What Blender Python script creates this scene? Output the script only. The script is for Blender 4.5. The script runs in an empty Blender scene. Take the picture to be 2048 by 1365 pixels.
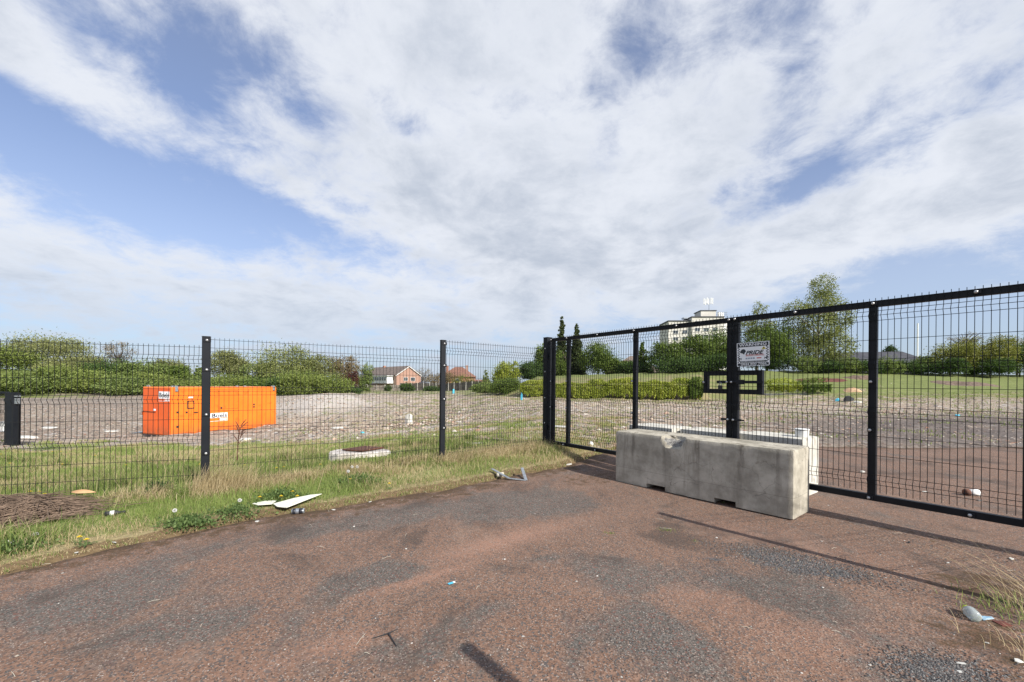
import bpy, math, random
import numpy as np
from mathutils import Vector, Matrix
random.seed(7); rng = np.random.default_rng(11)
sc = bpy.context.scene
COL = sc.collection
R = math.radians

# ------------------------------------------------------------------ camera
F = 853.0; CX = 1024.0; CY = 767.0; ROLL = 0.0095; EYE = 1.41
cd = bpy.data.cameras.new("camera"); cam = bpy.data.objects.new("camera", cd); COL.objects.link(cam)
cd.sensor_width = 36; cd.lens = F / 2048 * 36; cd.shift_y = (CY - 682.5) / 2048
cd.clip_start = 0.05; cd.clip_end = 6000
cam.matrix_world = Matrix.Translation((0, 0, EYE)) @ Matrix.Rotation(math.pi / 2, 4, 'X') @ Matrix.Rotation(ROLL, 4, 'Z')
sc.camera = cam

# ------------------------------------------------------------------ exposure, sun, sky
sc.view_settings.view_transform = 'Standard'; sc.view_settings.look = 'None'
sc.view_settings.exposure = 0.45; sc.view_settings.gamma = 1.0
SUN_AZ = math.atan2(0.655, -0.755)      # clockwise from +Y
SUN_EL = R(34)
sd = Vector((math.sin(SUN_AZ) * math.cos(SUN_EL), math.cos(SUN_AZ) * math.cos(SUN_EL), math.sin(SUN_EL)))
sl = bpy.data.lights.new("sun", 'SUN'); sl.energy = 5.0; sl.angle = R(0.53); sl.color = (1.0, 0.94, 0.85)
so = bpy.data.objects.new("sun", sl); COL.objects.link(so)
so.rotation_euler = (-sd).to_track_quat('-Z', 'Y').to_euler(); so.location = (20, -20, 30)

world = bpy.data.worlds.new("World"); sc.world = world; world.use_nodes = True
wt = world.node_tree; wt.nodes.clear()

class NG:
    """tiny node-graph helper"""
    def __init__(s, nt): s.nt = nt
    def n(s, t, **kw):
        nd = s.nt.nodes.new(t)
        for k, v in kw.items(): setattr(nd, k, v)
        return nd
    def put(s, sock, v):
        if hasattr(v, 'is_output') or isinstance(v, bpy.types.NodeSocket): s.nt.links.new(v, sock)
        else:
            try: sock.default_value = v
            except Exception: sock.default_value = (v, v, v)
    def m(s, op, a, b=None, c=None, clamp=False):
        nd = s.n('ShaderNodeMath', operation=op, use_clamp=clamp); s.put(nd.inputs[0], a)
        if b is not None: s.put(nd.inputs[1], b)
        if c is not None: s.put(nd.inputs[2], c)
        return nd.outputs[0]
    def v(s, op, a, b=None, sc_=None):
        nd = s.n('ShaderNodeVectorMath', operation=op); s.put(nd.inputs[0], a)
        if b is not None: s.put(nd.inputs[1], b)
        if sc_ is not None: s.put(nd.inputs['Scale'], sc_)
        return nd.outputs[0]
    def noise(s, vec, scale, detail=4, rough=.5, dist=0, out=0):
        nd = s.n('ShaderNodeTexNoise'); s.put(nd.inputs['Vector'], vec); s.put(nd.inputs['Scale'], scale)
        nd.inputs['Detail'].default_value = detail; nd.inputs['Roughness'].default_value = rough
        nd.inputs['Distortion'].default_value = dist
        return nd.outputs[out]
    def vor(s, vec, scale, out='Color', feature='F1', rnd=1.0):
        nd = s.n('ShaderNodeTexVoronoi', feature=feature); s.put(nd.inputs['Vector'], vec); s.put(nd.inputs['Scale'], scale)
        nd.inputs['Randomness'].default_value = rnd
        return nd.outputs[out]
    def ramp(s, f, lo, hi, a=0.0, b=1.0, smooth=True):
        nd = s.n('ShaderNodeMapRange', interpolation_type='SMOOTHSTEP' if smooth else 'LINEAR')
        s.put(nd.inputs['Value'], f); s.put(nd.inputs['From Min'], lo); s.put(nd.inputs['From Max'], hi)
        s.put(nd.inputs['To Min'], a); s.put(nd.inputs['To Max'], b)
        return nd.outputs['Result']
    def mix(s, f, a, b, bt='MIX'):
        nd = s.n('ShaderNodeMix', data_type='RGBA', blend_type=bt); s.put(nd.inputs[0], f)
        for i, q in ((6, a), (7, b)):
            if isinstance(q, (tuple, list)): q = (q[0], q[1], q[2], 1)
            s.put(nd.inputs[i], q)
        return nd.outputs[2]

def pix2dir(x, y):
    du = (x - CX) / F; dv = (CY - y) / F; c, s_ = math.cos(ROLL), math.sin(ROLL)
    return Vector((du * c - dv * s_, 1.0, du * s_ + dv * c))

g = NG(wt)
tc = g.n('ShaderNodeTexCoord').outputs['Generated']
sep = g.n('ShaderNodeSeparateXYZ'); wt.links.new(tc, sep.inputs[0])
sx, sy, sz = sep.outputs
sky = g.n('ShaderNodeTexSky', sky_type='NISHITA', sun_disc=False)
sky.sun_elevation = SUN_EL; sky.sun_rotation = SUN_AZ; sky.altitude = 100; sky.air_density = 1.0; sky.dust_density = 1.2; sky.ozone_density = 2.0
az = g.m('ARCTAN2', sx, sy); el = g.m('ARCSINE', sz)
den = g.m('ADD', g.m('MAXIMUM', sz, 0.0), 0.26)
comb = g.n('ShaderNodeCombineXYZ')
wt.links.new(g.m('DIVIDE', sx, den), comb.inputs[0]); wt.links.new(g.m('DIVIDE', sy, den), comb.inputs[1])
pl = comb.outputs[0]
n1 = g.noise(pl, 1.55, 10, .60, .45)
n2 = g.noise(pl, 6.5, 10, .68, .3)
n3 = g.noise(pl, 2.2, 8, .6, .4)
CLOUD_BLOBS = [   # px, py, half-length, half-width (px), tilt (deg, + = right end lower), weight
    (950, 90, 420, 140, 0, .20), (760, 350, 520, 80, 16, .28), (1350, 310, 380, 120, -10, .24), (1960, 150, 240, 190, 0, .18),
    (170, 215, 330, 50, 22, .34), (500, 350, 260, 45, 22, .28), (40, 110, 140, 45, 24, .16), (870, 60, 230, 120, 20, .14),
    (1250, 500, 420, 60, 6, .22), (1850, 420, 280, 60, -10, .22), (1500, 180, 300, 60, -35, .16), (1750, 110, 200, 60, -60, .16),
    (300, 560, 560, 90, 2, .15), (900, 620, 500, 60, 0, .16), (1045, 628, 36, 26, 0, .30), (1150, 560, 300, 60, 0, .12),
    (250, 110, 420, 80, 22, -.26), (370, 20, 40, 70, 0, -.22), (440, 150, 110, 60, -50, -.16), (600, 200, 110, 45, 30, -.26), (1270, 150, 330, 60, 10, -.07), (1780, 300, 220, 50, -30, -.05), (1500, 430, 300, 40, -20, -.10), (230, 345, 380, 62, 14, -.52), (600, 440, 300, 34, 14, -.36),
    (1270, 80, 60, 34, 20, -.26), (1600, 50, 50, 90, 10, -.32), (1010, 205, 130, 30, 0, -.20), (1650, 330, 110, 26, -38, -.24), (830, 265, 60, 24, 20, -.18),
    (1480, 20, 50, 60, 0, -.14), (1730, 560, 330, 46, -6, -.28), (1950, 650, 330, 80, 0, -.46), (1700, 700, 300, 70, 0, -.26), (1360, 420, 200, 20, -10, -.12), (1560, 395, 120, 24, -20, -.18),
]
acc = None
for (px, py, a_, b_, t_, w_) in CLOUD_BLOBS:
    d0 = pix2dir(px, py).normalized(); a0 = math.atan2(d0.x, d0.y); e0 = math.asin(d0.z)
    # local angular scale at that place in the sky
    k = 1.0 / (F * math.sqrt(1 + ((px - CX) / F) ** 2)); t = R(-t_)
    dx = g.m('SUBTRACT', az, a0); dy = g.m('SUBTRACT', el, e0)
    p = g.m('MULTIPLY_ADD', dx, math.cos(t) / (a_ * k), g.m('MULTIPLY', dy, math.sin(t) / (a_ * k)))
    q = g.m('MULTIPLY_ADD', dx, -math.sin(t) / (b_ * k), g.m('MULTIPLY', dy, math.cos(t) / (b_ * k)))
    r2 = g.m('ADD', g.m('MULTIPLY', p, p), g.m('MULTIPLY', q, q))
    e = g.m('EXPONENT', g.m('MULTIPLY', r2, -0.7))
    acc = g.m('MULTIPLY', e, w_) if acc is None else g.m('MULTIPLY_ADD', e, w_, acc)
densn = g.m('ADD', g.m('MULTIPLY_ADD', g.m('SUBTRACT', n1, .5), 1.25, g.m('MULTIPLY', g.m('SUBTRACT', n2, .5), .85)), acc)
mask = g.m('MULTIPLY_ADD', g.ramp(densn, -0.22, 0.26), 0.89, 0.08)
low = g.ramp(el, R(-1), R(28), 0.55, 0.12)
mask = g.m('SUBTRACT', 1.0, g.m('MULTIPLY', g.m('SUBTRACT', 1.0, mask), g.m('SUBTRACT', 1.0, low)))
thick = g.ramp(g.m('MULTIPLY_ADD', n3, .9, g.m('MULTIPLY', densn, .55)), 0.47, 0.92)
ccol = g.mix(thick, (9.5, 9.9, 10.7), (6.0, 6.65, 7.8))
ccol = g.mix(g.ramp(el, R(0), R(16), .75, 0), ccol, (6.0, 7.1, 8.7))
skyc = g.v('MULTIPLY', sky.outputs[0], (1.10, 1.36, 1.78))
skyb = g.mix(mask, skyc, ccol)
bg = g.n('ShaderNodeBackground'); wt.links.new(skyb, bg.inputs[0]); bg.inputs[1].default_value = 0.064
wo = g.n('ShaderNodeOutputWorld'); wt.links.new(bg.outputs[0], wo.inputs[0])

# ------------------------------------------------------------------ terrain height
def U(px): return (px - CX) / F
COLS = [  # px, [(Y, z) ...]
    (-700, [(0, 0), (4.0, -.06), (8, -.3), (15, -1.1), (20, -1.45), (60, -1.5), (66, -1.2), (84, 4.2), (300, 5)]),
    (0,    [(0, 0), (4.2, -.08), (4.9, -.10), (8, -.35), (15, -1.10), (20, -1.45), (60, -1.5), (64, -1.4), (84, 3.4), (300, 4)]),
    (413,  [(0, 0), (4.6, -.02), (5.4, -.03), (9, -.35), (15, -1.0), (20, -1.45), (27, -1.5), (72, -1.5), (76, -1.4), (95, 2.2), (300, 3)]),
    (650,  [(0, 0), (5.4, .02), (6.2, .05), (10, -.3), (16, -.95), (22, -1.2), (30, -1.15), (38, -.9), (47, -.15), (54, -.2), (75, -1.1), (300, -1.0)]),
    (884,  [(0, 0), (5.8, .02), (7.1, .12), (10, .0), (16, -.5), (25, -.9), (35, -.85), (43, -.15), (52, -.1), (75, -.6), (300, -.8)]),
    (1000, [(0, 0), (6.3, .02), (7.7, .12), (12, .0), (20, -.35), (30, -.4), (38, .15), (50, .3), (75, .0), (300, -.3)]),
    (1075, [(0, 0), (6.6, .02), (8.2, .10), (15, 0), (25, -.1), (37, .05), (37.8, .05), (38.4, 1.1), (60, 2.3), (100, 2.6), (300, 3)]),
    (1400, [(0, 0), (6, 0), (15, 0), (25, -.05), (37, .05), (37.8, .05), (38.4, 1.3), (60, 3.4), (100, 4.0), (300, 4)]),
    (1420, [(0, 0), (6, 0), (15, 0), (25, -.05), (37, .1), (37.8, .2), (38.4, .6), (60, 3.5), (100, 4.0), (300, 4)]),
    (1700, [(0, 0), (4.5, 0), (15, 0), (25, .1), (33, .5), (37.8, .8), (38.4, 1.1), (60, 3.4), (100, 3.9), (300, 4)]),
    (2048, [(0, 0), (3.5, 0), (15, 0), (25, .3), (33, .75), (40, 1.3), (60, 3.2), (100, 3.7), (300, 4)]),
    (3200, [(0, 0), (2, 0), (15, 0), (25, .3), (33, .75), (40, 1.3), (60, 3.2), (100, 3.7), (300, 4)]),
]
def colinterp(cols, x, y):
    x = np.asarray(x, float); y = np.asarray(y, float)
    yy = np.maximum(y, 0.5); u = x / yy
    us = np.array([U(c[0]) for c in cols]); u = np.clip(u, us[0], us[-1])
    vals = np.stack([np.interp(np.maximum(y, 0), [p[0] for p in c[1]], [p[1] for p in c[1]]) for c in cols])
    i = np.clip(np.searchsorted(us, u, side='right') - 1, 0, len(us) - 2)
    t = (u - us[i]) / (us[i + 1] - us[i])
    sh = x.shape; ii = i.ravel(); v2 = vals.reshape(len(cols), -1); ar = np.arange(v2.shape[1])
    return ((1 - t.ravel()) * v2[ii, ar] + t.ravel() * v2[ii + 1, ar]).reshape(sh)

# cheap smooth value noise for numpy
_perm = rng.random((256, 256))
def vnoise(x, y):
    x = np.asarray(x, float); y = np.asarray(y, float)
    xi = np.floor(x).astype(int); yi = np.floor(y).astype(int); fx = x - xi; fy = y - yi
    fx = fx * fx * (3 - 2 * fx); fy = fy * fy * (3 - 2 * fy)
    P = lambda a, b: _perm[a & 255, b & 255]
    return (P(xi, yi) * (1 - fx) + P(xi + 1, yi) * fx) * (1 - fy) + (P(xi, yi + 1) * (1 - fx) + P(xi + 1, yi + 1) * fx) * fy
def fbm(x, y, o=4):
    s = 0; a = .5
    for k in range(o):
        s = s + a * vnoise(x * 2 ** k + 17 * k, y * 2 ** k + 31 * k); a *= .5
    return s / (1 - .5 ** o)

def tz_base(x, y):
    return colinterp(COLS, x, y)

# tarmac edge in picture coordinates -> world (z about 0)
def flat(px, py, z=0.0):
    d = pix2dir(px, py); t = (z - EYE) / d.z
    return (d.x * t, d.y * t)
TAR_PX = [(0, 1132), (110, 1108), (250, 1083), (400, 1056), (500, 1036), (640, 1020), (780, 998), (900, 980), (960, 966), (1060, 948), (1130, 938), (1190, 915), (1240, 900), (1350, 893),
          (1500, 888), (1640, 893), (1800, 896), (2048, 893)]
tar_pts = [flat(*p) for p in TAR_PX]
dl = tar_pts[0]
TAR = [(-9.0, dl[1] - 2.2), (-5.2, dl[1] - .85)] + tar_pts + [(16, 10.5), (16, 2.0), (9.5, 1.0), (5.2, -1.6), (3.5, -6), (3, -14), (-9, -14)]
# bottom-right verge (grass clump) lies right of this line
TARN = np.array(TAR)
def inpoly(x, y, P):
    x = np.asarray(x, float); y = np.asarray(y, float); c = np.zeros(x.shape, bool); n = len(P); j = n - 1
    for i in range(n):
        xi, yi = P[i]; xj, yj = P[j]
        cond = ((yi > y) != (yj > y)) & (x < (xj - xi) * (y - yi) / ((yj - yi) or 1e-9) + xi)
        c ^= cond; j = i
    return c
def polydist(x, y, P):
    x = np.asarray(x, float); y = np.asarray(y, float); d = np.full(x.shape, 1e9); n = len(P)
    for i in range(n):
        ax, ay = P[i]; bx, by = P[(i + 1) % n]; L = (bx - ax) ** 2 + (by - ay) ** 2
        t = np.clip(((x - ax) * (bx - ax) + (y - ay) * (by - ay)) / L, 0, 1)
        d = np.minimum(d, np.hypot(x - ax - t * (bx - ax), y - ay - t * (by - ay)))
    return d
def signed(x, y):   # positive inside the tarmac
    d = polydist(x, y, TAR); w = .07 * (fbm(np.asarray(x) * 9, np.asarray(y) * 9) - .5) + .12 * (fbm(np.asarray(x) * 3, np.asarray(y) * 3) - .5) + .22 * (fbm(np.asarray(x) * .9 + 5, np.asarray(y) * .9) - .5)
    return np.where(inpoly(x, y, TAR), d, -d) + w
def tz(x, y, bumps=True):
    x = np.asarray(x, float); y = np.asarray(y, float)
    z = tz_base(x, y) + 1.15 * np.exp(-((x + 16.2) / 4.2) ** 2 - ((y - 37) / 3.2) ** 2)
    if bumps:
        s = signed(x, y); far = np.clip(-s / 1.0, 0, 1)
        rough = np.clip((np.hypot(x, y) - 8) / 20, 0.15, 1)
        z = z + far * ((fbm(x * .55, y * .55, 4) - .5) * .42 * rough + np.clip((y - 12) / 12, 0, 1) * np.clip((75 - y) / 30, 0, 1) * (1 - np.clip((x - 2) / 8, 0, .7)) * (np.abs(fbm(x * .16 + 3, y * .28 + 7, 4) - .5) * -1.1 + .12) + (fbm(x * 2.6 + 9, y * 2.6, 3) - .5) * .10)
        z = z + .035 * np.clip(-s * 6, 0, 1) + .012 * (fbm(x * 1.1, y * 1.1) - .5) * np.clip(s, 0, 1)
    return z
def TZ(x, y): return float(tz(np.array([x]), np.array([y]))[0])
def G(px, py):
    """where the sight line through a picture point meets the ground"""
    d = pix2dir(px, py); ts = np.geomspace(1.2, 260, 900)
    X = d.x * ts; Y = d.y * ts; Z = EYE + d.z * ts; h = tz(X, Y)
    k = np.argmax(Z < h)
    if not (Z < h).any(): k = len(ts) - 1
    return Vector((X[k], Y[k], h[k]))
def W(px, py, Y):
    d = pix2dir(px, py); return Vector((d.x * Y, Y, EYE + d.z * Y))

# ------------------------------------------------------------------ tags and mesh helpers
def tag(o, label=None, cat=None, group=None, kind=None):
    if label: o['label'] = label
    if cat: o['category'] = cat
    if group: o['group'] = group
    if kind: o['kind'] = kind
    return o
def empty(name, loc=(0, 0, 0), rz=0, label=None, cat=None, group=None):
    o = bpy.data.objects.new(name, None); COL.objects.link(o); o.location = loc; o.rotation_euler = (0, 0, rz)
    o.empty_display_size = .2
    return tag(o, label, cat, group)
def mesh_np(name, V, Fc, mat, parent=None, attrs=None, smooth=False):
    """fast mesh from numpy arrays; Fc is (n,3) or (n,4)"""
    V = np.asarray(V, np.float32); Fc = np.asarray(Fc, np.int32); me = bpy.data.meshes.new(name); n, k = Fc.shape
    me.vertices.add(len(V)); me.vertices.foreach_set('co', V.ravel())
    me.loops.add(n * k); me.loops.foreach_set('vertex_index', Fc.ravel())
    me.polygons.add(n); me.polygons.foreach_set('loop_start', np.arange(0, n * k, k, dtype=np.int32))
    me.polygons.foreach_set('use_smooth', np.full(n, smooth))
    me.update(calc_edges=True)
    if attrs:
        for an, av in attrs.items():
            a = me.attributes.new(an, 'FLOAT', 'POINT'); a.data.foreach_set('value', np.asarray(av, np.float32))
    me.materials.append(mat)
    o = bpy.data.objects.new(name, me); COL.objects.link(o)
    if parent: o.parent = parent
    return o
class MB:
    def __init__(s): s.v = []; s.f = []
    def add(s, vs, fs):
        b = len(s.v); s.v += [tuple(p) for p in vs]; s.f += [tuple(b + i for i in f) for f in fs]; return s
    def box(s, x0, x1, y0, y1, z0, z1):
        return s.add([(x0, y0, z0), (x1, y0, z0), (x1, y1, z0), (x0, y1, z0), (x0, y0, z1), (x1, y0, z1), (x1, y1, z1), (x0, y1, z1)],
                     [(0, 3, 2, 1), (4, 5, 6, 7), (0, 1, 5, 4), (1, 2, 6, 5), (2, 3, 7, 6), (3, 0, 4, 7)])
    def prism(s, poly, y0, y1):           # polygon in xz extruded along y
        n = len(poly); a = [(p[0], y0, p[1]) for p in poly]; b = [(p[0], y1, p[1]) for p in poly]
        fs = [tuple(range(n)), tuple(range(2 * n - 1, n - 1, -1))] + [(i, i + n, (i + 1) % n + n, (i + 1) % n) for i in range(n)]
        return s.add(a + b, fs)
    def slab(s, poly, z0, z1):            # polygon in xy extruded along z
        n = len(poly); a = [(p[0], p[1], z0) for p in poly]; b = [(p[0], p[1], z1) for p in poly]
        fs = [tuple(range(n - 1, -1, -1)), tuple(range(n, 2 * n))] + [(i, (i + 1) % n, (i + 1) % n + n, i + n) for i in range(n)]
        return s.add(a + b, fs)
    def tube(s, pts, r, n=6, cap=True):
        pts = [Vector(p) for p in pts]; rs = r if isinstance(r, (list, tuple)) else [r] * len(pts); rings = []
        up = Vector((0, 0, 1))
        for i, p in enumerate(pts):
            t = (pts[min(i + 1, len(pts) - 1)] - pts[max(i - 1, 0)]).normalized()
            a = t.cross(up if abs(t.z) < .95 else Vector((1, 0, 0))).normalized(); b = t.cross(a)
            rings.append([p + (a * math.cos(2 * math.pi * k / n) + b * math.sin(2 * math.pi * k / n)) * rs[i] for k in range(n)])
        vs = [q for r_ in rings for q in r_]
        fs = [(i * n + k, i * n + (k + 1) % n, (i + 1) * n + (k + 1) % n, (i + 1) * n + k) for i in range(len(pts) - 1) for k in range(n)]
        if cap: fs += [tuple(range(n - 1, -1, -1)), tuple((len(pts) - 1) * n + k for k in range(n))]
        return s.add(vs, fs)
    def lathe(s, prof, n=16, c=(0, 0, 0)):
        vs = [(c[0] + r * math.cos(2 * math.pi * k / n), c[1] + r * math.sin(2 * math.pi * k / n), c[2] + z) for r, z in prof for k in range(n)]
        m = len(prof)
        fs = [(i * n + k, i * n + (k + 1) % n, (i + 1) * n + (k + 1) % n, (i + 1) * n + k) for i in range(m - 1) for k in range(n)]
        fs += [tuple(range(n - 1, -1, -1)), tuple((m - 1) * n + k for k in range(n))]
        return s.add(vs, fs)
    def build(s, name, mat, parent=None, bevel=0, smooth=False, seg=2):
        me = bpy.data.meshes.new(name); me.from_pydata(s.v, [], s.f); me.update(); me.materials.append(mat)
        if smooth:
            for p in me.polygons: p.use_smooth = True
        o = bpy.data.objects.new(name, me); COL.objects.link(o)
        if parent: o.parent = parent
        if bevel:
            b = o.modifiers.new('bevel', 'BEVEL'); b.width = bevel; b.segments = seg; b.limit_method = 'ANGLE'
        return o

# ------------------------------------------------------------------ materials
def newmat(name):
    m = bpy.data.materials.new(name); m.use_nodes = True; nt = m.node_tree; b = nt.nodes['Principled BSDF']
    return m, NG(nt), b
def setb(G_, b, base=None, rough=None, metal=None, bump=None, bstr=.3, bdist=.01, spec=None):
    if base is not None:
        if isinstance(base, tuple): b.inputs['Base Color'].default_value = (*base[:3], 1)
        else: G_.nt.links.new(base, b.inputs['Base Color'])
    if rough is not None: G_.put(b.inputs['Roughness'], rough)
    if metal is not None: b.inputs['Metallic'].default_value = metal
    if spec is not None: b.inputs['Specular IOR Level'].default_value = spec
    if bump is not None:
        bn = G_.n('ShaderNodeBump'); bn.inputs['Strength'].default_value = bstr; bn.inputs['Distance'].default_value = bdist
        G_.nt.links.new(bump, bn.inputs['Height']); G_.nt.links.new(bn.outputs[0], b.inputs['Normal'])
def coord(G_, kind='Object'): return G_.n('ShaderNodeTexCoord').outputs[kind]
def worldpos(G_): return G_.n('ShaderNodeNewGeometry').outputs['Position']
def varied(name, c1, c2, scale=4, rough=.7, metal=0, bump=.15, bd=.004, c3=None, detail=5, spec=None):
    m, G_, b = newmat(name); o = coord(G_); n = G_.noise(o, scale, detail, .6)
    col = G_.mix(G_.ramp(n, .35, .65), c1, c2)
    if c3: col = G_.mix(G_.ramp(G_.noise(o, scale * 3.1, 4), .58, .68), col, c3)
    setb(G_, b, col, rough, metal, G_.noise(o, scale * 12, 3), bump, bd, spec); return m
M = {}
M['black'] = varied('black_powder_coat', (.006, .007, .010), (.011, .012, .016), 3, .5, 0, .1, .001, spec=.25)
M['wire'] = varied('dark_green_black_wire', (.010, .011, .012), (.016, .017, .017), 3, .6, 0, .05, .001, spec=.15)
M['post'] = varied('black_post_coat', (.007, .009, .013), (.012, .014, .018), 2, .6, 0, .1, .001, spec=.22)
M['steel'] = varied('bright_bolt_steel', (.42, .42, .42), (.55, .55, .55), 20, .28, .55, .05, .001)
M['galv'] = varied('galvanised_steel', (.30, .33, .36), (.48, .51, .54), 30, .38, .7, .1, .001)
M['rust'] = varied('rusty_steel', (.075, .030, .018), (.14, .055, .03), 14, .85, 0, .5, .004, (.05, .025, .018))
M['white'] = varied('white_plastic', (.70, .71, .70), (.78, .78, .76), 8, .45, 0, .1, .002)
M['dullwhite'] = varied('weathered_white', (.42, .42, .39), (.62, .61, .57), 30, .7)
M['cream'] = varied('cream_board', (.66, .67, .55), (.74, .74, .64), 5, .5, 0, .15, .003, (.56, .55, .44))
M['cup'] = varied('stained_plastic', (.45, .42, .33), (.58, .54, .44), 9, .5)
M['card'] = varied('brown_cardboard', (.42, .25, .12), (.52, .33, .17), 8, .8)
M['bluelit'] = varied('blue_wrapper', (.06, .42, .62), (.10, .52, .70), 30, .35)
M['bluecard'] = varied('pale_blue_card', (.16, .34, .50), (.55, .66, .72), 18, .5)
M['redrag'] = varied('dark_red_scrap', (.10, .028, .02), (.15, .045, .03), 12, .8)
M['dark'] = varied('dark_scrap', (.012, .013, .014), (.03, .03, .032), 12, .6)
M['twig'] = varied('dry_twig', (.10, .07, .05), (.19, .14, .10), 12, .85)
M['brush'] = varied('dead_brushwood', (.085, .058, .040), (.20, .14, .10), 5, .9)
M['bark'] = varied('tree_bark', (.07, .055, .04), (.14, .115, .09), 3, .9, 0, .4, .02)
M['birchbark'] = varied('birch_bark', (.34, .32, .28), (.48, .46, .42), 2.5, .8, 0, .3, .02, (.08, .07, .06))
M['stem'] = varied('green_stem', (.10, .16, .04), (.14, .20, .06), 20, .6)
M['yellow'] = varied('yellow_petals', (.80, .58, .02), (.85, .66, .04), 30, .6)
M['fluff'] = varied('seed_fluff', (.55, .55, .52), (.68, .68, .66), 60, .9)
M['yplastic'] = varied('yellow_green_plastic', (.48, .55, .03), (.55, .60, .05), 30, .4)
M['signwhite'] = varied('sign_white', (.80, .81, .83), (.84, .85, .87), 6, .35)
M['signblack'] = varied('sign_navy_black', (.012, .014, .022), (.02, .022, .03), 6, .4)
M['signred'] = varied('sign_red', (.42, .03, .03), (.5, .05, .04), 6, .4)
M['signyellow'] = varied('sign_yellow', (.65, .52, .05), (.7, .56, .06), 6, .4)
M['signgrey'] = varied('sign_grey_blue', (.25, .30, .38), (.32, .38, .45), 16, .4)
M['orange'] = varied('orange_container_paint', (.78, .175, .012), (.86, .205, .018), .8, .42, 0, .05, .002, (.70, .15, .012))
def dirty(m, amt=1.0):
    nt = m.node_tree; G_ = NG(nt); b = nt.nodes['Principled BSDF']; src = b.inputs['Base Color'].links[0].from_socket; P = coord(G_)
    sp = G_.n('ShaderNodeSeparateXYZ'); nt.links.new(P, sp.inputs[0]); mp = G_.n('ShaderNodeMapping'); nt.links.new(P, mp.inputs[0]); mp.inputs['Scale'].default_value = (5, 5, .5)
    low_ = G_.ramp(sp.outputs[2], .05, .75, 1, 0); run = G_.ramp(G_.noise(mp.outputs[0], 1.4, 5, .7), .52, .75); sc2_ = G_.ramp(G_.noise(P, 9, 5, .75), .62, .72)
    f_ = G_.m('ADD', G_.m('MULTIPLY', low_, G_.ramp(G_.noise(P, 3.5, 6, .7), .3, .7, .1, .65)), G_.m('MULTIPLY', run, .22)); f_ = G_.m('MULTIPLY', f_, amt, clamp=True)
    col = G_.mix(f_, src, (.20, .085, .04)); col = G_.mix(G_.m('MULTIPLY', sc2_, .25), col, (.72, .36, .16)); nt.links.new(col, b.inputs['Base Color'])
dirty(M['orange'])
M['orange_shade'] = varied('orange_end_shaded', (.72, .105, .012), (.78, .125, .015), .8, .45, 0, .05, .002)  # the body's orange again, with the end wall's shade put into the colour
dirty(M['orange_shade'])
M['seam'] = varied('dark_orange_seam', (.24, .05, .01), (.33, .07, .012), 3, .6)
M['white_pvc'] = varied('white_house_paint', (.62, .63, .62), (.72, .72, .70), 1, .6)
M['glass'] = varied('dark_window_glass', (.03, .04, .05), (.06, .075, .09), 1, .12, 0, 0, .001, spec=.8)
M['concrete_far'] = varied('pale_render', (.50, .48, .43), (.60, .58, .53), .15, .85)
M['concrete_lit'] = varied('pale_render_lit', (.56, .55, .53), (.66, .65, .62), .15, .85)  # lighter copy of the front render, sunlight on the side wall put into the colour
M['roofgrey'] = varied('slate_dark_roof', (.035, .036, .045), (.055, .055, .065), .6, .7)
M['tile_brown'] = varied('brown_roof_tile', (.13, .10, .085), (.19, .15, .125), .9, .85)
M['tile_red'] = varied('red_roof_tile', (.17, .085, .062), (.235, .115, .08), .9, .85)
M['timber'] = varied('grey_fence_boards', (.10, .085, .07), (.19, .165, .14), 1.2, .9)
M['soil'] = varied('bare_orange_soil', (.40, .26, .15), (.52, .36, .22), 3, .95, 0, .6, .05)

def brick_mat():
    m, G_, b = newmat('red_brick'); o = coord(G_)
    br = G_.n('ShaderNodeTexBrick'); G_.put(br.inputs['Vector'], G_.v('MULTIPLY', o, (1, 1, 1)))
    br.inputs['Color1'].default_value = (.36, .155, .095, 1); br.inputs['Color2'].default_value = (.27, .115, .075, 1); br.inputs['Mortar'].default_value = (.42, .33, .27, 1)
    br.inputs['Scale'].default_value = 1.0; br.inputs['Brick Width'].default_value = .22; br.inputs['Row Height'].default_value = .075; br.inputs['Mortar Size'].default_value = .01
    col = G_.mix(.35, br.outputs[0], G_.mix(G_.noise(o, .7, 4), (.25, .105, .07), (.38, .17, .11)))
    setb(G_, b, col, .9); return m
M['brick'] = brick_mat()

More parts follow.
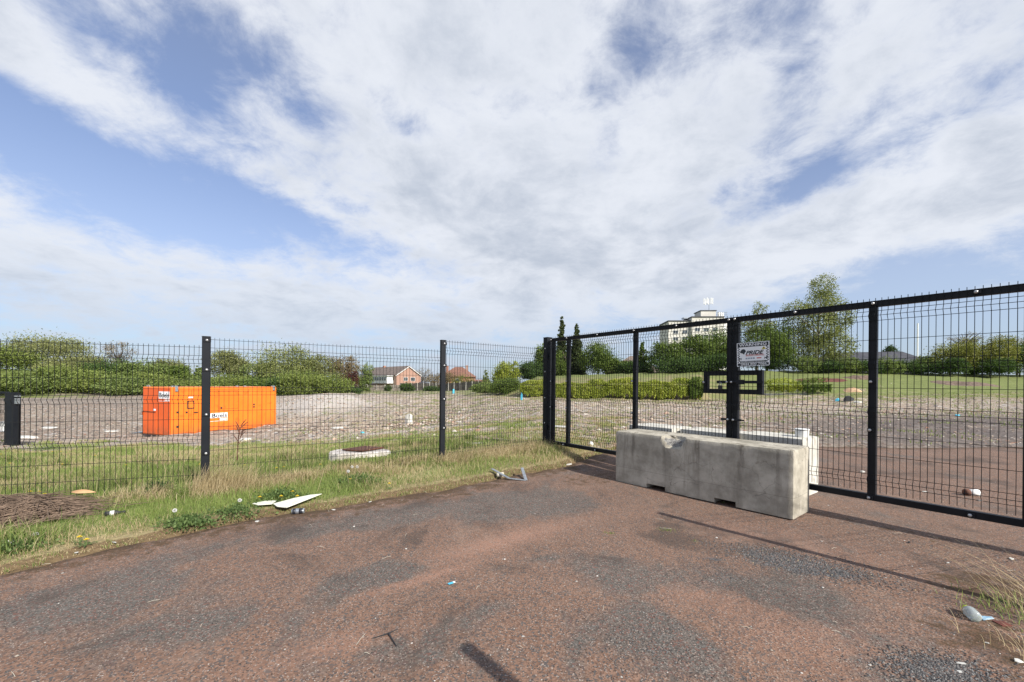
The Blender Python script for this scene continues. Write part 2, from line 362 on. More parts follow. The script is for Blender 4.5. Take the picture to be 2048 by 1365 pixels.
def leafmat(name, ca, cb, cc):
    m, G_, b = newmat(name)
    at = G_.n('ShaderNodeAttribute', attribute_name='tint').outputs['Fac']
    col = G_.mix(G_.ramp(at, 0, .5, smooth=False), ca, cb); col = G_.mix(G_.ramp(at, .5, 1.0, smooth=False), col, cc)
    setb(G_, b, col, .6, spec=.2)
    nt = m.node_tree; tr = G_.n('ShaderNodeBsdfTranslucent'); nt.links.new(G_.v('MULTIPLY', col, (1.25, 1.3, .6)), tr.inputs[0])
    mx = G_.n('ShaderNodeMixShader'); mx.inputs[0].default_value = .28
    nt.links.new(b.outputs[0], mx.inputs[1]); nt.links.new(tr.outputs[0], mx.inputs[2])
    nt.links.new(mx.outputs[0], nt.nodes['Material Output'].inputs[0]); return m
LM = {
    'bright': leafmat('leaf_bright', (.09, .125, .03), (.17, .215, .055), (.27, .31, .09)),
    'mid': leafmat('leaf_mid', (.08, .12, .035), (.15, .20, .06), (.25, .30, .10)),
    'olive': leafmat('leaf_olive', (.11, .12, .05), (.20, .215, .085), (.31, .32, .14)),
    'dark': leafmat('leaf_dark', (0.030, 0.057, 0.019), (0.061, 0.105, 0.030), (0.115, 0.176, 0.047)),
    'deep': leafmat('leaf_deep', (.050, .080, .018), (.105, .155, .033), (.19, .25, .06)),
    'brown': leafmat('leaf_brown', (0.119, 0.084, 0.053), (0.196, 0.147, 0.084), (0.280, 0.231, 0.126)),
    'copper': leafmat('leaf_copper', (0.049, 0.020, 0.020), (0.091, 0.036, 0.031), (0.140, 0.063, 0.049)),
    'yellow': leafmat('leaf_yellowgreen', (.15, .19, .03), (.27, .315, .05), (.42, .44, .09)),
    'birch': leafmat('leaf_birch', (.12, .14, .05), (.20, .225, .075), (.29, .31, .12)),
    'gold': leafmat('leaf_golden', (.10, .12, .035), (.19, .20, .05), (.28, .27, .08)),
    'conifer': leafmat('leaf_conifer', (0.030, 0.046, 0.019), (0.061, 0.084, 0.032), (0.115, 0.135, 0.051)),
    'grass': leafmat('grass_blades', (.10, .15, .04), (.19, .25, .07), (.31, .35, .12)),
    'straw': leafmat('straw_blades', (0.250, 0.194, 0.112), (0.425, 0.338, 0.206), (0.600, 0.500, 0.325)),
    'weed': leafmat('weed_leaves', (.05, .085, .03), (.09, .14, .045), (.16, .22, .08)),
}

def speck(G_, P, scale, table, thr=None):
    pass

def tarmac_mat():
    m, G_, b = newmat('worn_red_tarmac'); P = worldpos(G_)
    att = lambda n_: G_.n('ShaderNodeAttribute', attribute_name=n_).outputs['Fac']
    edge = att('edge'); greyw = att('grey'); chip = att('chip'); worn = att('worn')
    # streaks of grey tarmac showing through the red surface, stretched along the drive
    rot = G_.n('ShaderNodeMapping'); G_.put(rot.inputs['Vector'], P); rot.inputs['Rotation'].default_value = (0, 0, R(-37)); rot.inputs['Scale'].default_value = (1.0, .42, 1)
    big = G_.noise(rot.outputs[0], 1.3, 8, .68, .5)
    gmask = G_.ramp(G_.m('ADD', G_.m('ADD', big, G_.m('MULTIPLY', G_.m('SUBTRACT', G_.noise(P, 7, 6, .7), .5), .35)), G_.m('MULTIPLY', greyw, .34)), .53, .68)
    mid = G_.noise(P, 9, 4, .6)
    gmask = G_.m('MULTIPLY', gmask, G_.ramp(mid, .2, .75, .72, 1.0))
    cell = G_.vor(P, 95); cs = G_.n('ShaderNodeSeparateColor'); G_.nt.links.new(cell, cs.inputs[0])
    rnd = cs.outputs[0]; rnd2 = cs.outputs[1]
    cell2 = G_.vor(P, 170); cs2 = G_.n('ShaderNodeSeparateColor'); G_.nt.links.new(cell2, cs2.inputs[0])
    red = G_.mix(G_.ramp(rnd, 0, 1, smooth=False), (.150, .088, .062), (.255, .158, .112))
    red = G_.mix(G_.ramp(rnd2, .74, .80), red, (.10, .088, .082))
    red = G_.mix(G_.m('MULTIPLY', worn, .65), red, (.36, .205, .145))
    grey = G_.mix(G_.ramp(rnd, 0, 1, smooth=False), (.070, .065, .058), (.150, .140, .126))
    grey = G_.mix(G_.ramp(rnd2, .80, .86), grey, (.17, .09, .07))
    col = G_.mix(gmask, red, grey)
    col = G_.mix(G_.ramp(cs2.outputs[0], .93, .96), col, (.32, .27, .23))
    col = G_.mix(G_.ramp(cs2.outputs[1], .93, .97), col, (.045, .038, .033))
    # dark stains and tyre dirt
    st = G_.ramp(G_.noise(P, .8, 8, .72, .7), .50, .66)
    col = G_.mix(G_.m('MULTIPLY', st, .62), col, (.050, .042, .037))
    dust = G_.ramp(G_.noise(rot.outputs[0], 2.1, 7, .7, .4), .54, .68)
    col = G_.mix(G_.m('MULTIPLY', dust, .34), col, (.27, .19, .145))
    # moss and dirt near the edge, same dark brown in the added mask patches
    mo = G_.noise(P, 6.5, 8, .74); moss = G_.ramp(G_.m('ADD', edge, G_.m('MULTIPLY', G_.m('SUBTRACT', mo, .5), 2.2)), .45, .80)
    mcol = G_.mix(G_.noise(P, 14, 3), (.040, .026, .014), (.105, .070, .036)); mcol = G_.mix(G_.ramp(rnd, .6, 1, .0, .6), mcol, (.14, .07, .045))
    col = G_.mix(G_.m('MULTIPLY', moss, .85), col, mcol)
    # loose grey chippings
    cm = G_.ramp(G_.m('ADD', chip, G_.m('MULTIPLY', G_.m('SUBTRACT', G_.noise(P, 8, 4), .5), .9)), .42, .62)
    col = G_.mix(cm, col, G_.mix(G_.ramp(rnd2, 0, 1, smooth=False), (.035, .037, .04), (.185, .185, .185)))
    h = G_.m('ADD', G_.vor(P, 95, 'Distance'), G_.m('MULTIPLY', G_.noise(P, 240, 2), .6))
    setb(G_, b, col, .9, None, h, .5, .005, .2); return m
M['tarmac'] = tarmac_mat()

def ground_mat():
    m, G_, b = newmat('waste_ground'); P = worldpos(G_)
    att = lambda n_: G_.n('ShaderNodeAttribute', attribute_name=n_).outputs['Fac']
    gr = att('grass'); dk = att('dark'); lt = att('pale'); dry = att('dry')
    n = G_.noise(P, .5, 7, .65, .2); n5 = G_.noise(P, 4, 6, .7)
    c = G_.vor(P, 16); cs = G_.n('ShaderNodeSeparateColor'); G_.nt.links.new(c, cs.inputs[0])
    c2 = G_.vor(P, 5.5); cs2 = G_.n('ShaderNodeSeparateColor'); G_.nt.links.new(c2, cs2.inputs[0])
    dirt = G_.mix(G_.ramp(n, .3, .7), (.27, .222, .155), (.49, .42, .315))
    big_ = G_.ramp(G_.noise(P, .16, 6, .7, .5), .38, .62); dirt = G_.mix(G_.m('MULTIPLY', big_, .55), dirt, (.23, .165, .115))
    rut = G_.n('ShaderNodeMapping'); G_.put(rut.inputs['Vector'], P); rut.inputs['Rotation'].default_value = (0, 0, R(-14)); rut.inputs['Scale'].default_value = (.12, .9, 1)
    dirt = G_.mix(G_.ramp(G_.noise(rut.outputs[0], 1.1, 6, .7, .4), .55, .66, 0, .6), dirt, (.155, .115, .085))
    dirt = G_.mix(G_.ramp(n5, .35, .75, 0, .55), dirt, (.12, .095, .078))
    dirt = G_.mix(G_.ramp(cs.outputs[0], .55, 1.0, 0, .8, smooth=False), dirt, (.55, .45, .37))
    dirt = G_.mix(G_.ramp(cs.outputs[1], .86, .95), dirt, (.26, .13, .085))
    dirt = G_.mix(G_.ramp(cs2.outputs[0], .90, .95), dirt, (.50, .47, .43))
    dirt = G_.mix(G_.ramp(cs2.outputs[1], .84, .92), dirt, (.085, .07, .06))
    dirt = G_.mix(G_.m('MULTIPLY', lt, G_.ramp(n5, .3, .6, .4, .9)), dirt, (.42, .385, .35))
    dirt = G_.mix(G_.m('MULTIPLY', dk, G_.ramp(n, .25, .55, .55, .95)), dirt, G_.mix(cs.outputs[2], (.055, .045, .042), (.17, .145, .135)))
    gcol = G_.mix(G_.ramp(G_.noise(P, 1.3, 6, .7), .3, .7), (.095, .125, .040), (.185, .215, .075))
    gcol = G_.mix(G_.ramp(G_.noise(P, 22, 4, .7), .35, .7, 0, .7), gcol, (.22, .24, .085))
    strw = G_.mix(G_.noise(P, 9, 5, .7), (.17, .145, .07), (.34, .28, .16))
    gcol = G_.mix(G_.ramp(G_.m('ADD', dry, G_.m('MULTIPLY', G_.m('SUBTRACT', G_.noise(P, .9, 5, .7), .5), 1.6)), .35, .75), gcol, strw)
    gm = G_.ramp(G_.m('ADD', gr, G_.m('MULTIPLY', G_.m('SUBTRACT', G_.noise(P, .7, 9, .76), .5), 2.4)), .40, .62)
    col = G_.mix(gm, dirt, gcol)
    bo = G_.ramp(G_.m('ADD', att('border'), G_.m('MULTIPLY', G_.m('SUBTRACT', G_.noise(P, 6, 5, .7), .5), 1.2)), .35, .6)
    col = G_.mix(bo, col, G_.mix(G_.noise(P, 25, 4, .7), (.075, .05, .025), (.21, .15, .085)))
    h = G_.m('ADD', G_.vor(P, 16, 'Distance'), G_.m('MULTIPLY', G_.noise(P, 30, 4), 1.0))
    setb(G_, b, col, .95, None, h, .7, .022, .15); return m
M['ground'] = ground_mat()

def concrete_block_mat():
    m, G_, b = newmat('weathered_concrete'); P = coord(G_)
    n = G_.noise(P, 3.2, 7, .65); fine = G_.noise(P, 60, 3, .6)
    col = G_.mix(G_.ramp(n, .3, .7), (.26, .24, .195), (.52, .485, .405))
    st = G_.n('ShaderNodeMapping'); G_.put(st.inputs['Vector'], P); st.inputs['Scale'].default_value = (9, 9, .9)
    run = G_.noise(st.outputs[0], 1.2, 5, .65)
    sp = G_.n('ShaderNodeSeparateXYZ'); G_.nt.links.new(P, sp.inputs[0])
    top = G_.ramp(sp.outputs[2], .25, .72)
    col = G_.mix(G_.m('MULTIPLY', G_.ramp(run, .50, .68), G_.m('MULTIPLY_ADD', top, .50, .28)), col, (.15, .132, .105))
    pit = G_.ramp(G_.vor(P, 42, 'Distance'), .05, .16, 1, 0)
    pm = G_.ramp(G_.noise(P, 2.0, 4, .6), .50, .62)
    col = G_.mix(G_.m('MULTIPLY', G_.m('MULTIPLY', pit, pm), .8), col, (.07, .062, .052))
    brown = G_.ramp(G_.noise(P, 7, 6, .7, .5), .58, .70); col = G_.mix(G_.m('MULTIPLY', brown, G_.m('MULTIPLY_ADD', top, .6, .1)), col, (.12, .092, .056))
    # hairline cracks
    wp = G_.v('ADD', P, G_.v('SCALE', G_.noise(P, 3, 4, .6, out=1), sc_=.35))
    cr = G_.ramp(G_.vor(wp, 3.0, 'Distance', 'DISTANCE_TO_EDGE'), .0, .012, 1, 0)
    crm = G_.m('MULTIPLY', cr, G_.ramp(G_.noise(P, 1.7, 3), .50, .60))
    col = G_.mix(G_.m('MULTIPLY', crm, .42), col, (.06, .052, .045))
    # shuttering line
    ln = G_.ramp(G_.m('ABSOLUTE', G_.m('SUBTRACT', G_.m('ADD', sp.outputs[2], G_.m('MULTIPLY', G_.noise(P, 2.0, 2), .03)), .235)), .0, .004, .5, 0)
    col = G_.mix(ln, col, (.10, .09, .08))
    h = G_.m('SUBTRACT', G_.m('ADD', fine, G_.m('MULTIPLY', n, 2)), G_.m('ADD', G_.m('MULTIPLY', pit, G_.m('MULTIPLY', pm, 1.5)), crm))
    setb(G_, b, col, .9, None, h, .5, .006, .2); return m
M['concrete'] = concrete_block_mat()
M['concrete_pale'] = varied('pale_concrete', (.46, .45, .40), (.62, .60, .54), 3, .88, 0, .4, .004, (.38, .36, .31))
M['concrete_slab'] = varied('pitted_concrete', (.44, .40, .36), (.60, .56, .52), 6, .9, 0, .6, .01, (.28, .24, .20))
M['chip'] = varied('broken_aggregate', (.20, .19, .18), (.40, .39, .36), 30, .95, 0, .9, .012, (.09, .09, .09))

# ------------------------------------------------------------------ ground sheet
GRASS = [(-700, [(0, 1), (13, 1), (15, .1), (17, .0), (58, 0), (63, 1)]),
         (0, [(0, 1), (12.5, 1), (14.5, .25), (16, .02), (18, .25), (20, .02), (60, 0), (64, 1), (300, 1)]),
         (300, [(0, 1), (13, .9), (17, .35), (19, .0), (70, 0), (76, 1)]),
         (550, [(0, 1), (10, .95), (14, .75), (18, .3), (22, .05), (70, .05), (78, 1)]),
         (700, [(0, 1), (8.5, .95), (11, .7), (14, .42), (20, .26), (30, .34), (45, .26), (60, .5), (300, .8)]),
         (884, [(0, 1), (7.6, .95), (8.8, .6), (12, .35), (20, .36), (30, .30), (45, .40), (60, .5), (300, .8)]),
         (1075, [(0, 1), (8.4, .95), (9.3, .5), (12, .36), (20, .30), (30, .28), (34, .5), (38, .7), (60, .9), (300, 1)]),
         (1400, [(0, .6), (8, .3), (12, .2), (25, .15), (31, .3), (36, .6), (40, .8), (60, 1), (300, 1)]),
         (1700, [(0, .3), (8, .1), (22, .15), (28, .3), (34, .48), (39, .8), (60, 1), (300, 1)]),
         (2048, [(0, .3), (8, .0), (20, .1), (30, .42), (35, .8), (60, 1), (300, 1)]),
         (3200, [(0, .3), (8, .0), (20, .1), (30, .42), (35, .8), (60, 1), (300, 1)])]
DARKZ = [(-700, [(0, 0), (17, .2), (22, .6), (40, .4), (55, .2), (300, 0)]),
         (0, [(0, 0), (17, .1), (22, .55), (30, .35), (55, .45), (300, 0)]),
         (413, [(0, 0), (20, .2), (30, .4), (60, .4), (300, 0)]),
         (650, [(0, 0), (300, 0)]), (1200, [(0, 0), (300, 0)]),
         (1500, [(0, .0), (9, .0), (14, .35), (20, .25), (25, .0), (300, 0)]),
         (1700, [(0, .0), (9.2, .35), (10, .8), (16, .95), (20, .5), (24, .0), (300, 0)]),
         (2048, [(0, .0), (7.5, .3), (9, .95), (17, 1.0), (21, .4), (25, .2), (34, .5), (37, 0), (300, 0)]),
         (3200, [(0, .0), (6, .3), (8, .9), (15, .9), (20, .4), (24, .2), (300, 0)])]
PALEZ = [(-700, [(0, 0), (15, .5), (18, .2), (300, 0)]), (0, [(0, 0), (14, .3), (16, .6), (19, .3), (22, .0), (56, .3), (60, .7), (63, 0)]),
         (413, [(0, 0), (18, .5), (26, .2), (60, .2), (300, 0)]),
         (600, [(0, 0), (20, .1), (36, .4), (46, .6), (60, .2), (300, 0)]), (800, [(0, 0), (16, .3), (19, .6), (22, .0), (50, .35), (60, 0)]),
         (1100, [(0, 0), (12, .1), (25, .35), (32, .1), (300, 0)]), (1700, [(0, 0), (6.5, .1), (7.8, .45), (9.5, .05), (19, .1), (24, .35), (30, .05)]),
         (3200, [(0, 0), (300, 0)])]
DRYZ = [(-700, [(0, .1), (300, .0)]), (0, [(0, .2), (3.9, .18), (5, .0), (12, .12), (16, .5), (60, .2), (300, 0)]), (413, [(0, .25), (5.4, .15), (9, .12), (14, .5), (60, .3), (300, .1)]),
        (884, [(0, .35), (7, .30), (11, .55), (30, .6), (60, .35), (300, .2)]), (1100, [(0, .5), (10, .65), (30, .6), (38, .6), (52, .55), (62, .2)]),
        (1400, [(0, .6), (30, .65), (38, .62), (50, .5), (58, .12), (300, .0)]), (1700, [(0, .5), (30, .6), (37, .4), (42, .1), (300, .0)]), (3200, [(0, .3), (34, .2), (40, .08), (300, .05)])]
def axis(lo, hi, fine, lim, grow):
    a = [0.0]; s = fine
    while a[-1] < hi:
        a.append(a[-1] + s)
        if a[-1] > lim: s *= grow
    b = [0.0]; s = fine
    while b[-1] > lo:
        b.append(b[-1] - s)
        if b[-1] < -lim: s *= grow
    return np.array(b[::-1][:-1] + a)
xs = axis(-900, 900, .11, 9, 1.035)
ys = np.concatenate([axis(-300, -.01, .5, 3, 1.12)[:-2], axis(0, 1200, .11, 11, 1.022)[1:]])
ys = np.unique(np.round(ys, 4)); ys = ys[np.concatenate([[True], np.diff(ys) > .02])]
XX, YY = np.meshgrid(xs, ys)
sg = signed(XX, YY)
ZZ = tz(XX, YY) - .05 * np.clip((sg + .06) / .05, 0, 1)
nx, ny = len(xs), len(ys)
idx = np.arange(nx * ny).reshape(ny, nx)
Q = np.stack([idx[:-1, :-1], idx[:-1, 1:], idx[1:, 1:], idx[1:, :-1]], -1).reshape(-1, 4)
dryv = np.maximum(colinterp(DRYZ, XX, YY), 1.15 * np.clip(1 - np.abs(sg + .1) / .45, 0, 1)); grv = colinterp(GRASS, XX, YY); near_ = np.clip((14 - np.hypot(XX, YY)) / 4, 0, 1); brd = near_ * np.clip(1 - np.clip(-sg - .03, 0, 9) / .22, 0, 1)
attrs = {'grass': grv.ravel(), 'dark': colinterp(DARKZ, XX, YY).ravel(), 'pale': (colinterp(PALEZ, XX, YY) + 1.2 * np.exp(-((XX + 16.2) / 4.5) ** 2 - ((YY - 36) / 4) ** 2)).ravel(), 'dry': dryv.ravel(), 'border': brd.ravel()}
o = mesh_np('ground', np.stack([XX, YY, ZZ], -1).reshape(-1, 3), Q, M['ground'], attrs=attrs, smooth=True); tag(o, kind='structure')

# ------------------------------------------------------------------ tarmac sheet
txs = np.arange(-9.2, 15.5, .09); tys = np.arange(-8, 10.6, .09)
XX, YY = np.meshgrid(txs, tys); sg = signed(XX, YY); ZZ = tz(XX, YY) + .004 - np.clip((.05 - sg) * .9, 0, .06)
nx, ny = len(txs), len(tys); idx = np.arange(nx * ny).reshape(ny, nx)
Q = np.stack([idx[:-1, :-1], idx[:-1, 1:], idx[1:, 1:], idx[1:, :-1]], -1).reshape(-1, 4)
keep = (sg.ravel()[Q] > -.02).any(1); Q = Q[keep]
def blob(X, Y, px, py, a, b_, rot):
    cx_, cy_ = flat(px, py); t = R(rot); dx = X - cx_; dy = Y - cy_
    p = (dx * math.cos(t) + dy * math.sin(t)) / a; q = (-dx * math.sin(t) + dy * math.cos(t)) / b_
    return np.exp(-(p * p + q * q))
# grey patches of the photo's tarmac (size in metres, direction from +X)
grey = sum(w * blob(XX, YY, *a) for w, a in [
    (1.0, (1060, 1010, .9, .45, 40)), (.9, (800, 1035, 1.3, .28, 35)), (1.1, (770, 1150, .42, .22, 30)), (1.0, (1240, 1150, .35, .35, 0)), (.9, (1300, 1260, .3, .3, 0)),
    (.8, (200, 1180, .8, .35, 20)), (.5, (940, 1240, .5, .12, 40)), (.6, (1500, 1180, .5, .3, -30)), (.6, (1050, 1130, .5, .15, 30)), (.5, (400, 1250, .5, .2, 10)), (.4, (900, 1320, .3, .15, 0))])
grey = grey - .8 * blob(XX, YY, 1010, 1085, .75, .2, 38) - .7 * blob(XX, YY, 850, 1165, .45, .07, 38) - .6 * blob(XX, YY, 560, 1110, .7, .25, 20) - .5 * blob(XX, YY, 1450, 1230, .5, .25, -20)
worn = .9 * blob(XX, YY, 1010, 1085, .75, .16, 38) + .9 * blob(XX, YY, 850, 1160, .40, .055, 38) + .5 * blob(XX, YY, 660, 1300, .4, .1, 30) + .6 * blob(XX, YY, 1560, 1085, .7, .3, -40) + .4 * blob(XX, YY, 1430, 1200, .5, .2, -20) + .35 * blob(XX, YY, 1650, 1290, .4, .3, 0)
chip = 1.0 * blob(XX, YY, 1590, 1130, .42, .20, -35) + .9 * blob(XX, YY, 1880, 1345, .22, .12, 0) + .5 * blob(XX, YY, 1420, 1120, .25, .12, -30)
edge = np.clip(1.0 - np.clip(sg, 0, 9) / .80, 0, 1) * .88
edge = np.maximum(edge, .75 * blob(XX, YY, 1990, 1180, .7, .5, 0)); edge = np.maximum(edge, .8 * blob(XX, YY, 2048, 1300, .5, .5, 0)); edge = np.maximum(edge, .62 * blob(XX, YY, 1180, 960, .9, .5, 40))  # round dark patches at bottom right and left of the block
edge = np.maximum(edge, .55 * blob(XX, YY, 1860, 1075, 1.1, .25, -50))  # long dark strip beside the near gate leaf
o = mesh_np('tarmac_drive', np.stack([XX, YY, ZZ], -1).reshape(-1, 3), Q, M['tarmac'], attrs={'edge': edge.ravel(), 'grey': grey.ravel(), 'chip': chip.ravel(), 'worn': worn.ravel()}, smooth=True)
tag(o, kind='structure')

# ------------------------------------------------------------------ gate and fence geometry
GS = 1.03                                        # the gate stands a hand's breadth behind the block
def gpt(px):                                     # point of the gate line seen at a picture column
    s = 200.0 * (px - 385) / 1385; Y = F / s
    return Vector(((px - CX) / s * GS, Y * GS, 0))
g0 = gpt(1100); g1 = gpt(2502); gdir = (g1 - g0).normalized()
GROT = math.atan2(gdir.y, gdir.x)
def gt(px):                                      # distance along the gate line
    u = (px - CX) / F
    # g0 + t*gdir has x/y = u
    return (u * g0.y - g0.x) / (gdir.x - u * gdir.y)
GTOP = EYE + .87 * GS; GBOT = EYE - 1.155 * GS
FOLDS = (.105, .605, 1.105, 1.805)
def mesh_panel(mb, L, z_top, n, yoff=0.0, x0=0.0, r=.0020, spike=.025, base=2.0, rh=.0023):
    """V-folded welded mesh from x0 to x0+L; wires in local xz with folds towards -y"""
    prof = [(spike, 0.0)]
    for f_ in FOLDS: prof += [(-f_, 0.0), (-f_ - .05, -.032), (-f_ - .10, 0.0)]
    prof += [(-base, 0.0)]
    for i in range(n + 1):
        x = x0 + L * i / n; V = []
        for (dz, dy) in prof:
            z = z_top + dz; y = yoff + dy
            V += [(x - r, y - r, z), (x + r, y - r, z), (x + r, y + r, z), (x - r, y + r, z)]
        Fc = []
        for k in range(len(prof) - 1):
            a = 4 * k; b = 4 * (k + 1)
            for e in range(4): Fc.append((a + e, a + (e + 1) % 4, b + (e + 1) % 4, b + e))
        mb.add(V, Fc)
    rows = [(0, 0)]
    for f_ in FOLDS: rows += [(f_, 0), (f_ + .05, -.032), (f_ + .10, 0)]
    rows += [(.405, 0), (.905, 0), (1.405, 0), (1.605, 0)]
    for dz, dy in rows:
        z = z_top - dz; y = yoff + dy + r + rh * .6
        mb.box(x0 - .01, x0 + L + .01, y - rh, y + rh, z - rh, z + rh)
def bolt(par, x, y, z, r=.011, name='bolt'):     # dome-headed bolt on the -y face
    mb = MB(); n = 10; prof = [(r * 1.25, 0), (r * 1.25, .003), (r, .006), (r * .75, .010), (r * .3, .012)]
    vs = [(x + a * math.cos(2 * math.pi * k / n), y - d, z + a * math.sin(2 * math.pi * k / n)) for a, d in prof for k in range(n)]
    fs = [(i * n + k, i * n + (k + 1) % n, (i + 1) * n + (k + 1) % n, (i + 1) * n + k) for i in range(len(prof) - 1) for k in range(n)]
    fs += [tuple(range((len(prof) - 1) * n, len(prof) * n))]
    mb.add(vs, fs); return mb.build(name, M['steel'], par, smooth=True)

def fence_post(par, x, z0, z1, y=0, w=.08, d=.06, bolts=(), boltx=.008, clips=True):
    p = MB().box(x - w / 2, x + w / 2, y, y + d, z0, z1).build('post', M['post'], par, bevel=.006)
    MB().box(x - w / 2 - .003, x + w / 2 + .003, y - .003, y + d + .003, z1, z1 + .008).build('post_cap', M['post'], p, bevel=.002)
    for bz in bolts:
        MB().box(x - w / 2 + .01, x + w / 2 + .012, y - .006, y - .0005, bz - .024, bz + .024).build('clamp_plate', M['black'], p, bevel=.002)
        bolt(p, x + boltx, y - .006, bz, .0125)
    return p

# left-hand mesh fence: posts seen at columns 413 and 884, ends at the gate's hinge post
def fp(px, s): return Vector(((px - CX) / s, F / s, 0))
PA = fp(413, 158.5); PB = fp(884, 120.8); d1 = Vector((-1.745, -.60, 0)).normalized(); PZ = PA + d1 * 3.12
HP = gpt(1094.5)
fe = empty('mesh_fence', PA, 0, 'black welded mesh fence with square posts along the verge left of the gate', 'fence')
def to_local(p): return (p.x - PA.x, p.y - PA.y)
def fence_run(par, A, B, z_top, n, base=1.98, inset=.03):
    v = B - A; L = v.length; h = empty('mesh_panel', (0, 0, 0)); bpy.data.objects.remove(h)
    mb = MB(); mesh_panel(mb, L - 2 * inset, z_top, n, 0, inset, base=base)
    o_ = mb.build('mesh_panel', M['wire'], par); o_.location = (A.x - par.location.x, A.y - par.location.y, 0)
    o_.rotation_euler = (0, 0, math.atan2(v.y, v.x)); return o_
fence_run(fe, PZ, PA, EYE + .415, 59)
fence_run(fe, PA, PB, EYE + .517, 60)
fence_run(fe, PB, HP, EYE + .685, 44)
def put_post(P, ang, z0, z1, bz, bx):
    pv = fence_post(fe, 0, z0, z1, -.055, .085, .06, bz, bx); pv.location = (P.x - PA.x, P.y - PA.y, 0); pv.rotation_euler = (0, 0, ang); return pv
aA = math.atan2((PA - PZ).y, (PA - PZ).x); aB = math.atan2((PB - PA).y, (PB - PA).x); aC = math.atan2((HP - PB).y, (HP - PB).x)
zpx = lambda py, px, s: EYE + (CY + ROLL * (px - CX) - py) / s
put_post(PA, .5 * (aA + aB), -.3, 1.955, [zpx(q, 413, 158.5) for q in (681.5, 740, 829, 906)], .012)
put_post(PB, .5 * (aB + aC), -.2, 2.105, [zpx(q, 884, 120.8) for q in (688, 731.5, 798.5, 856)], .012)
put_post(PZ, aA, -.4, 1.84, [1.75, 1.3, .75, .3], .012)

# gate hinge post (a thing of its own) and the two leaves
gz = TZ(HP.x, HP.y)
hp = empty('gate_post', (HP.x, HP.y, gz), GROT, 'thick square black hinge post at the far end of the gate', 'gate post')
s_hp = F / (HP.y)
MB().box(-.062, .062, -.062, .062, -.4, GTOP + .02 - gz).build('post', M['post'], hp, bevel=.006)
MB().box(-.065, .065, -.065, .065, GTOP + .02 - gz, GTOP + .032 - gz).build('post_cap', M['post'], hp, bevel=.003)
for q in (698, 744, 796, 846): bolt(hp, -.005, -.062, EYE + (CY + ROLL * 70 - q) / s_hp - gz, .013)
for z in (.55, 1.95):
    hb = MB().tube([(.07, -.02, z - gz - .05), (.07, -.02, z - gz + .05)], .014, 8).box(.05, .1, -.03, -.01, z - gz - .012, z - gz + .012).build('hinge', M['black'], hp)
# matching hinge post of the near leaf, and the mesh fence beyond it (right of the picture, they throw the two long shadows)
gend = g0 + gdir * ((g1 - g0).length + .12)
hp2 = empty('gate_post', (gend.x, gend.y, 0), GROT, 'thick square black hinge post at the near end of the gate, outside the right edge', 'gate post')
MB().box(-.062, .062, -.062, .062, -.2, GTOP + .02).build('post', M['post'], hp2, bevel=.006)

def gate_leaf(name, pxa, pxb, label, stiles, topbolts, botbolts, sidebolts, nwires):
    ta, tb = gt(pxa), gt(pxb); base = g0 + gdir * ta
    e = empty(name, (base.x, base.y, 0), GROT, label, 'gate', 'leaves of the double gate')
    L = tb - ta; T = lambda px: gt(px) - ta; d = .03; ys = F / 1.0
    MB().box(0, L, -d, d, GTOP - .065, GTOP).build('top_rail', M['black'], e, bevel=.004)
    MB().box(0, L, -d, d, GBOT, GBOT + .065).build('bottom_rail', M['black'], e, bevel=.004)
    for px in stiles:
        t = min(max(T(px), .036), L - .036)
        MB().box(t - .035, t + .035, -d + .001, d - .001, GBOT + .065, GTOP - .065).build('stile', M['black'], e, bevel=.004)
    mb = MB(); mesh_panel(mb, L - .02, GTOP - .005, nwires, -d - .014, .01, base=1.985, spike=.028, r=.0023); mb.build('mesh_panel', M['wire'], e)
    def zz(px, py):
        P = g0 + gdir * gt(px); return EYE + (CY + ROLL * (px - CX) - py) * P.y / F
    def clip(x, z):
        MB().box(x - .02, x + .03, -d - .022, -d - .001, z - .018, z + .018).build('clip', M['black'], e, bevel=.002)
        bolt(e, x, -d - .022, z, .012)
    for px in topbolts: clip(min(max(T(px), .03), L - .03), GTOP - .03)
    for px in botbolts: clip(min(max(T(px), .03), L - .03), GBOT + .03)
    for px, py in sidebolts: clip(min(max(T(px), .03), L - .03), zz(px, py))
    return e, T, zz, L
lf, T1, zz1, L1 = gate_leaf('gate_leaf', 1103, 1465.5, 'far leaf of the black mesh gate, hung from the hinge post by the grass', [1107, 1137, 1271, 1460],
    [1105, 1136, 1197, 1270, 1355, 1460], [1103, 1131, 1195, 1268, 1350], [(1104, 763), (1136, 763), (1268, 763), (1104, 814), (1136, 816), (1268, 826), (1411, 765)], 73)
rt, T2, zz2, L2 = gate_leaf('gate_leaf', 1467, 2500, 'near leaf of the black mesh gate, behind the concrete block and reaching the right edge', [1472.5, 1746, 2060, 2490],
    [1471, 1592, 1747, 1952, 2150], [1476, 1600, 1742, 1944, 2200], [(1744, 764), (1743, 860), (1523, 765)], 68)
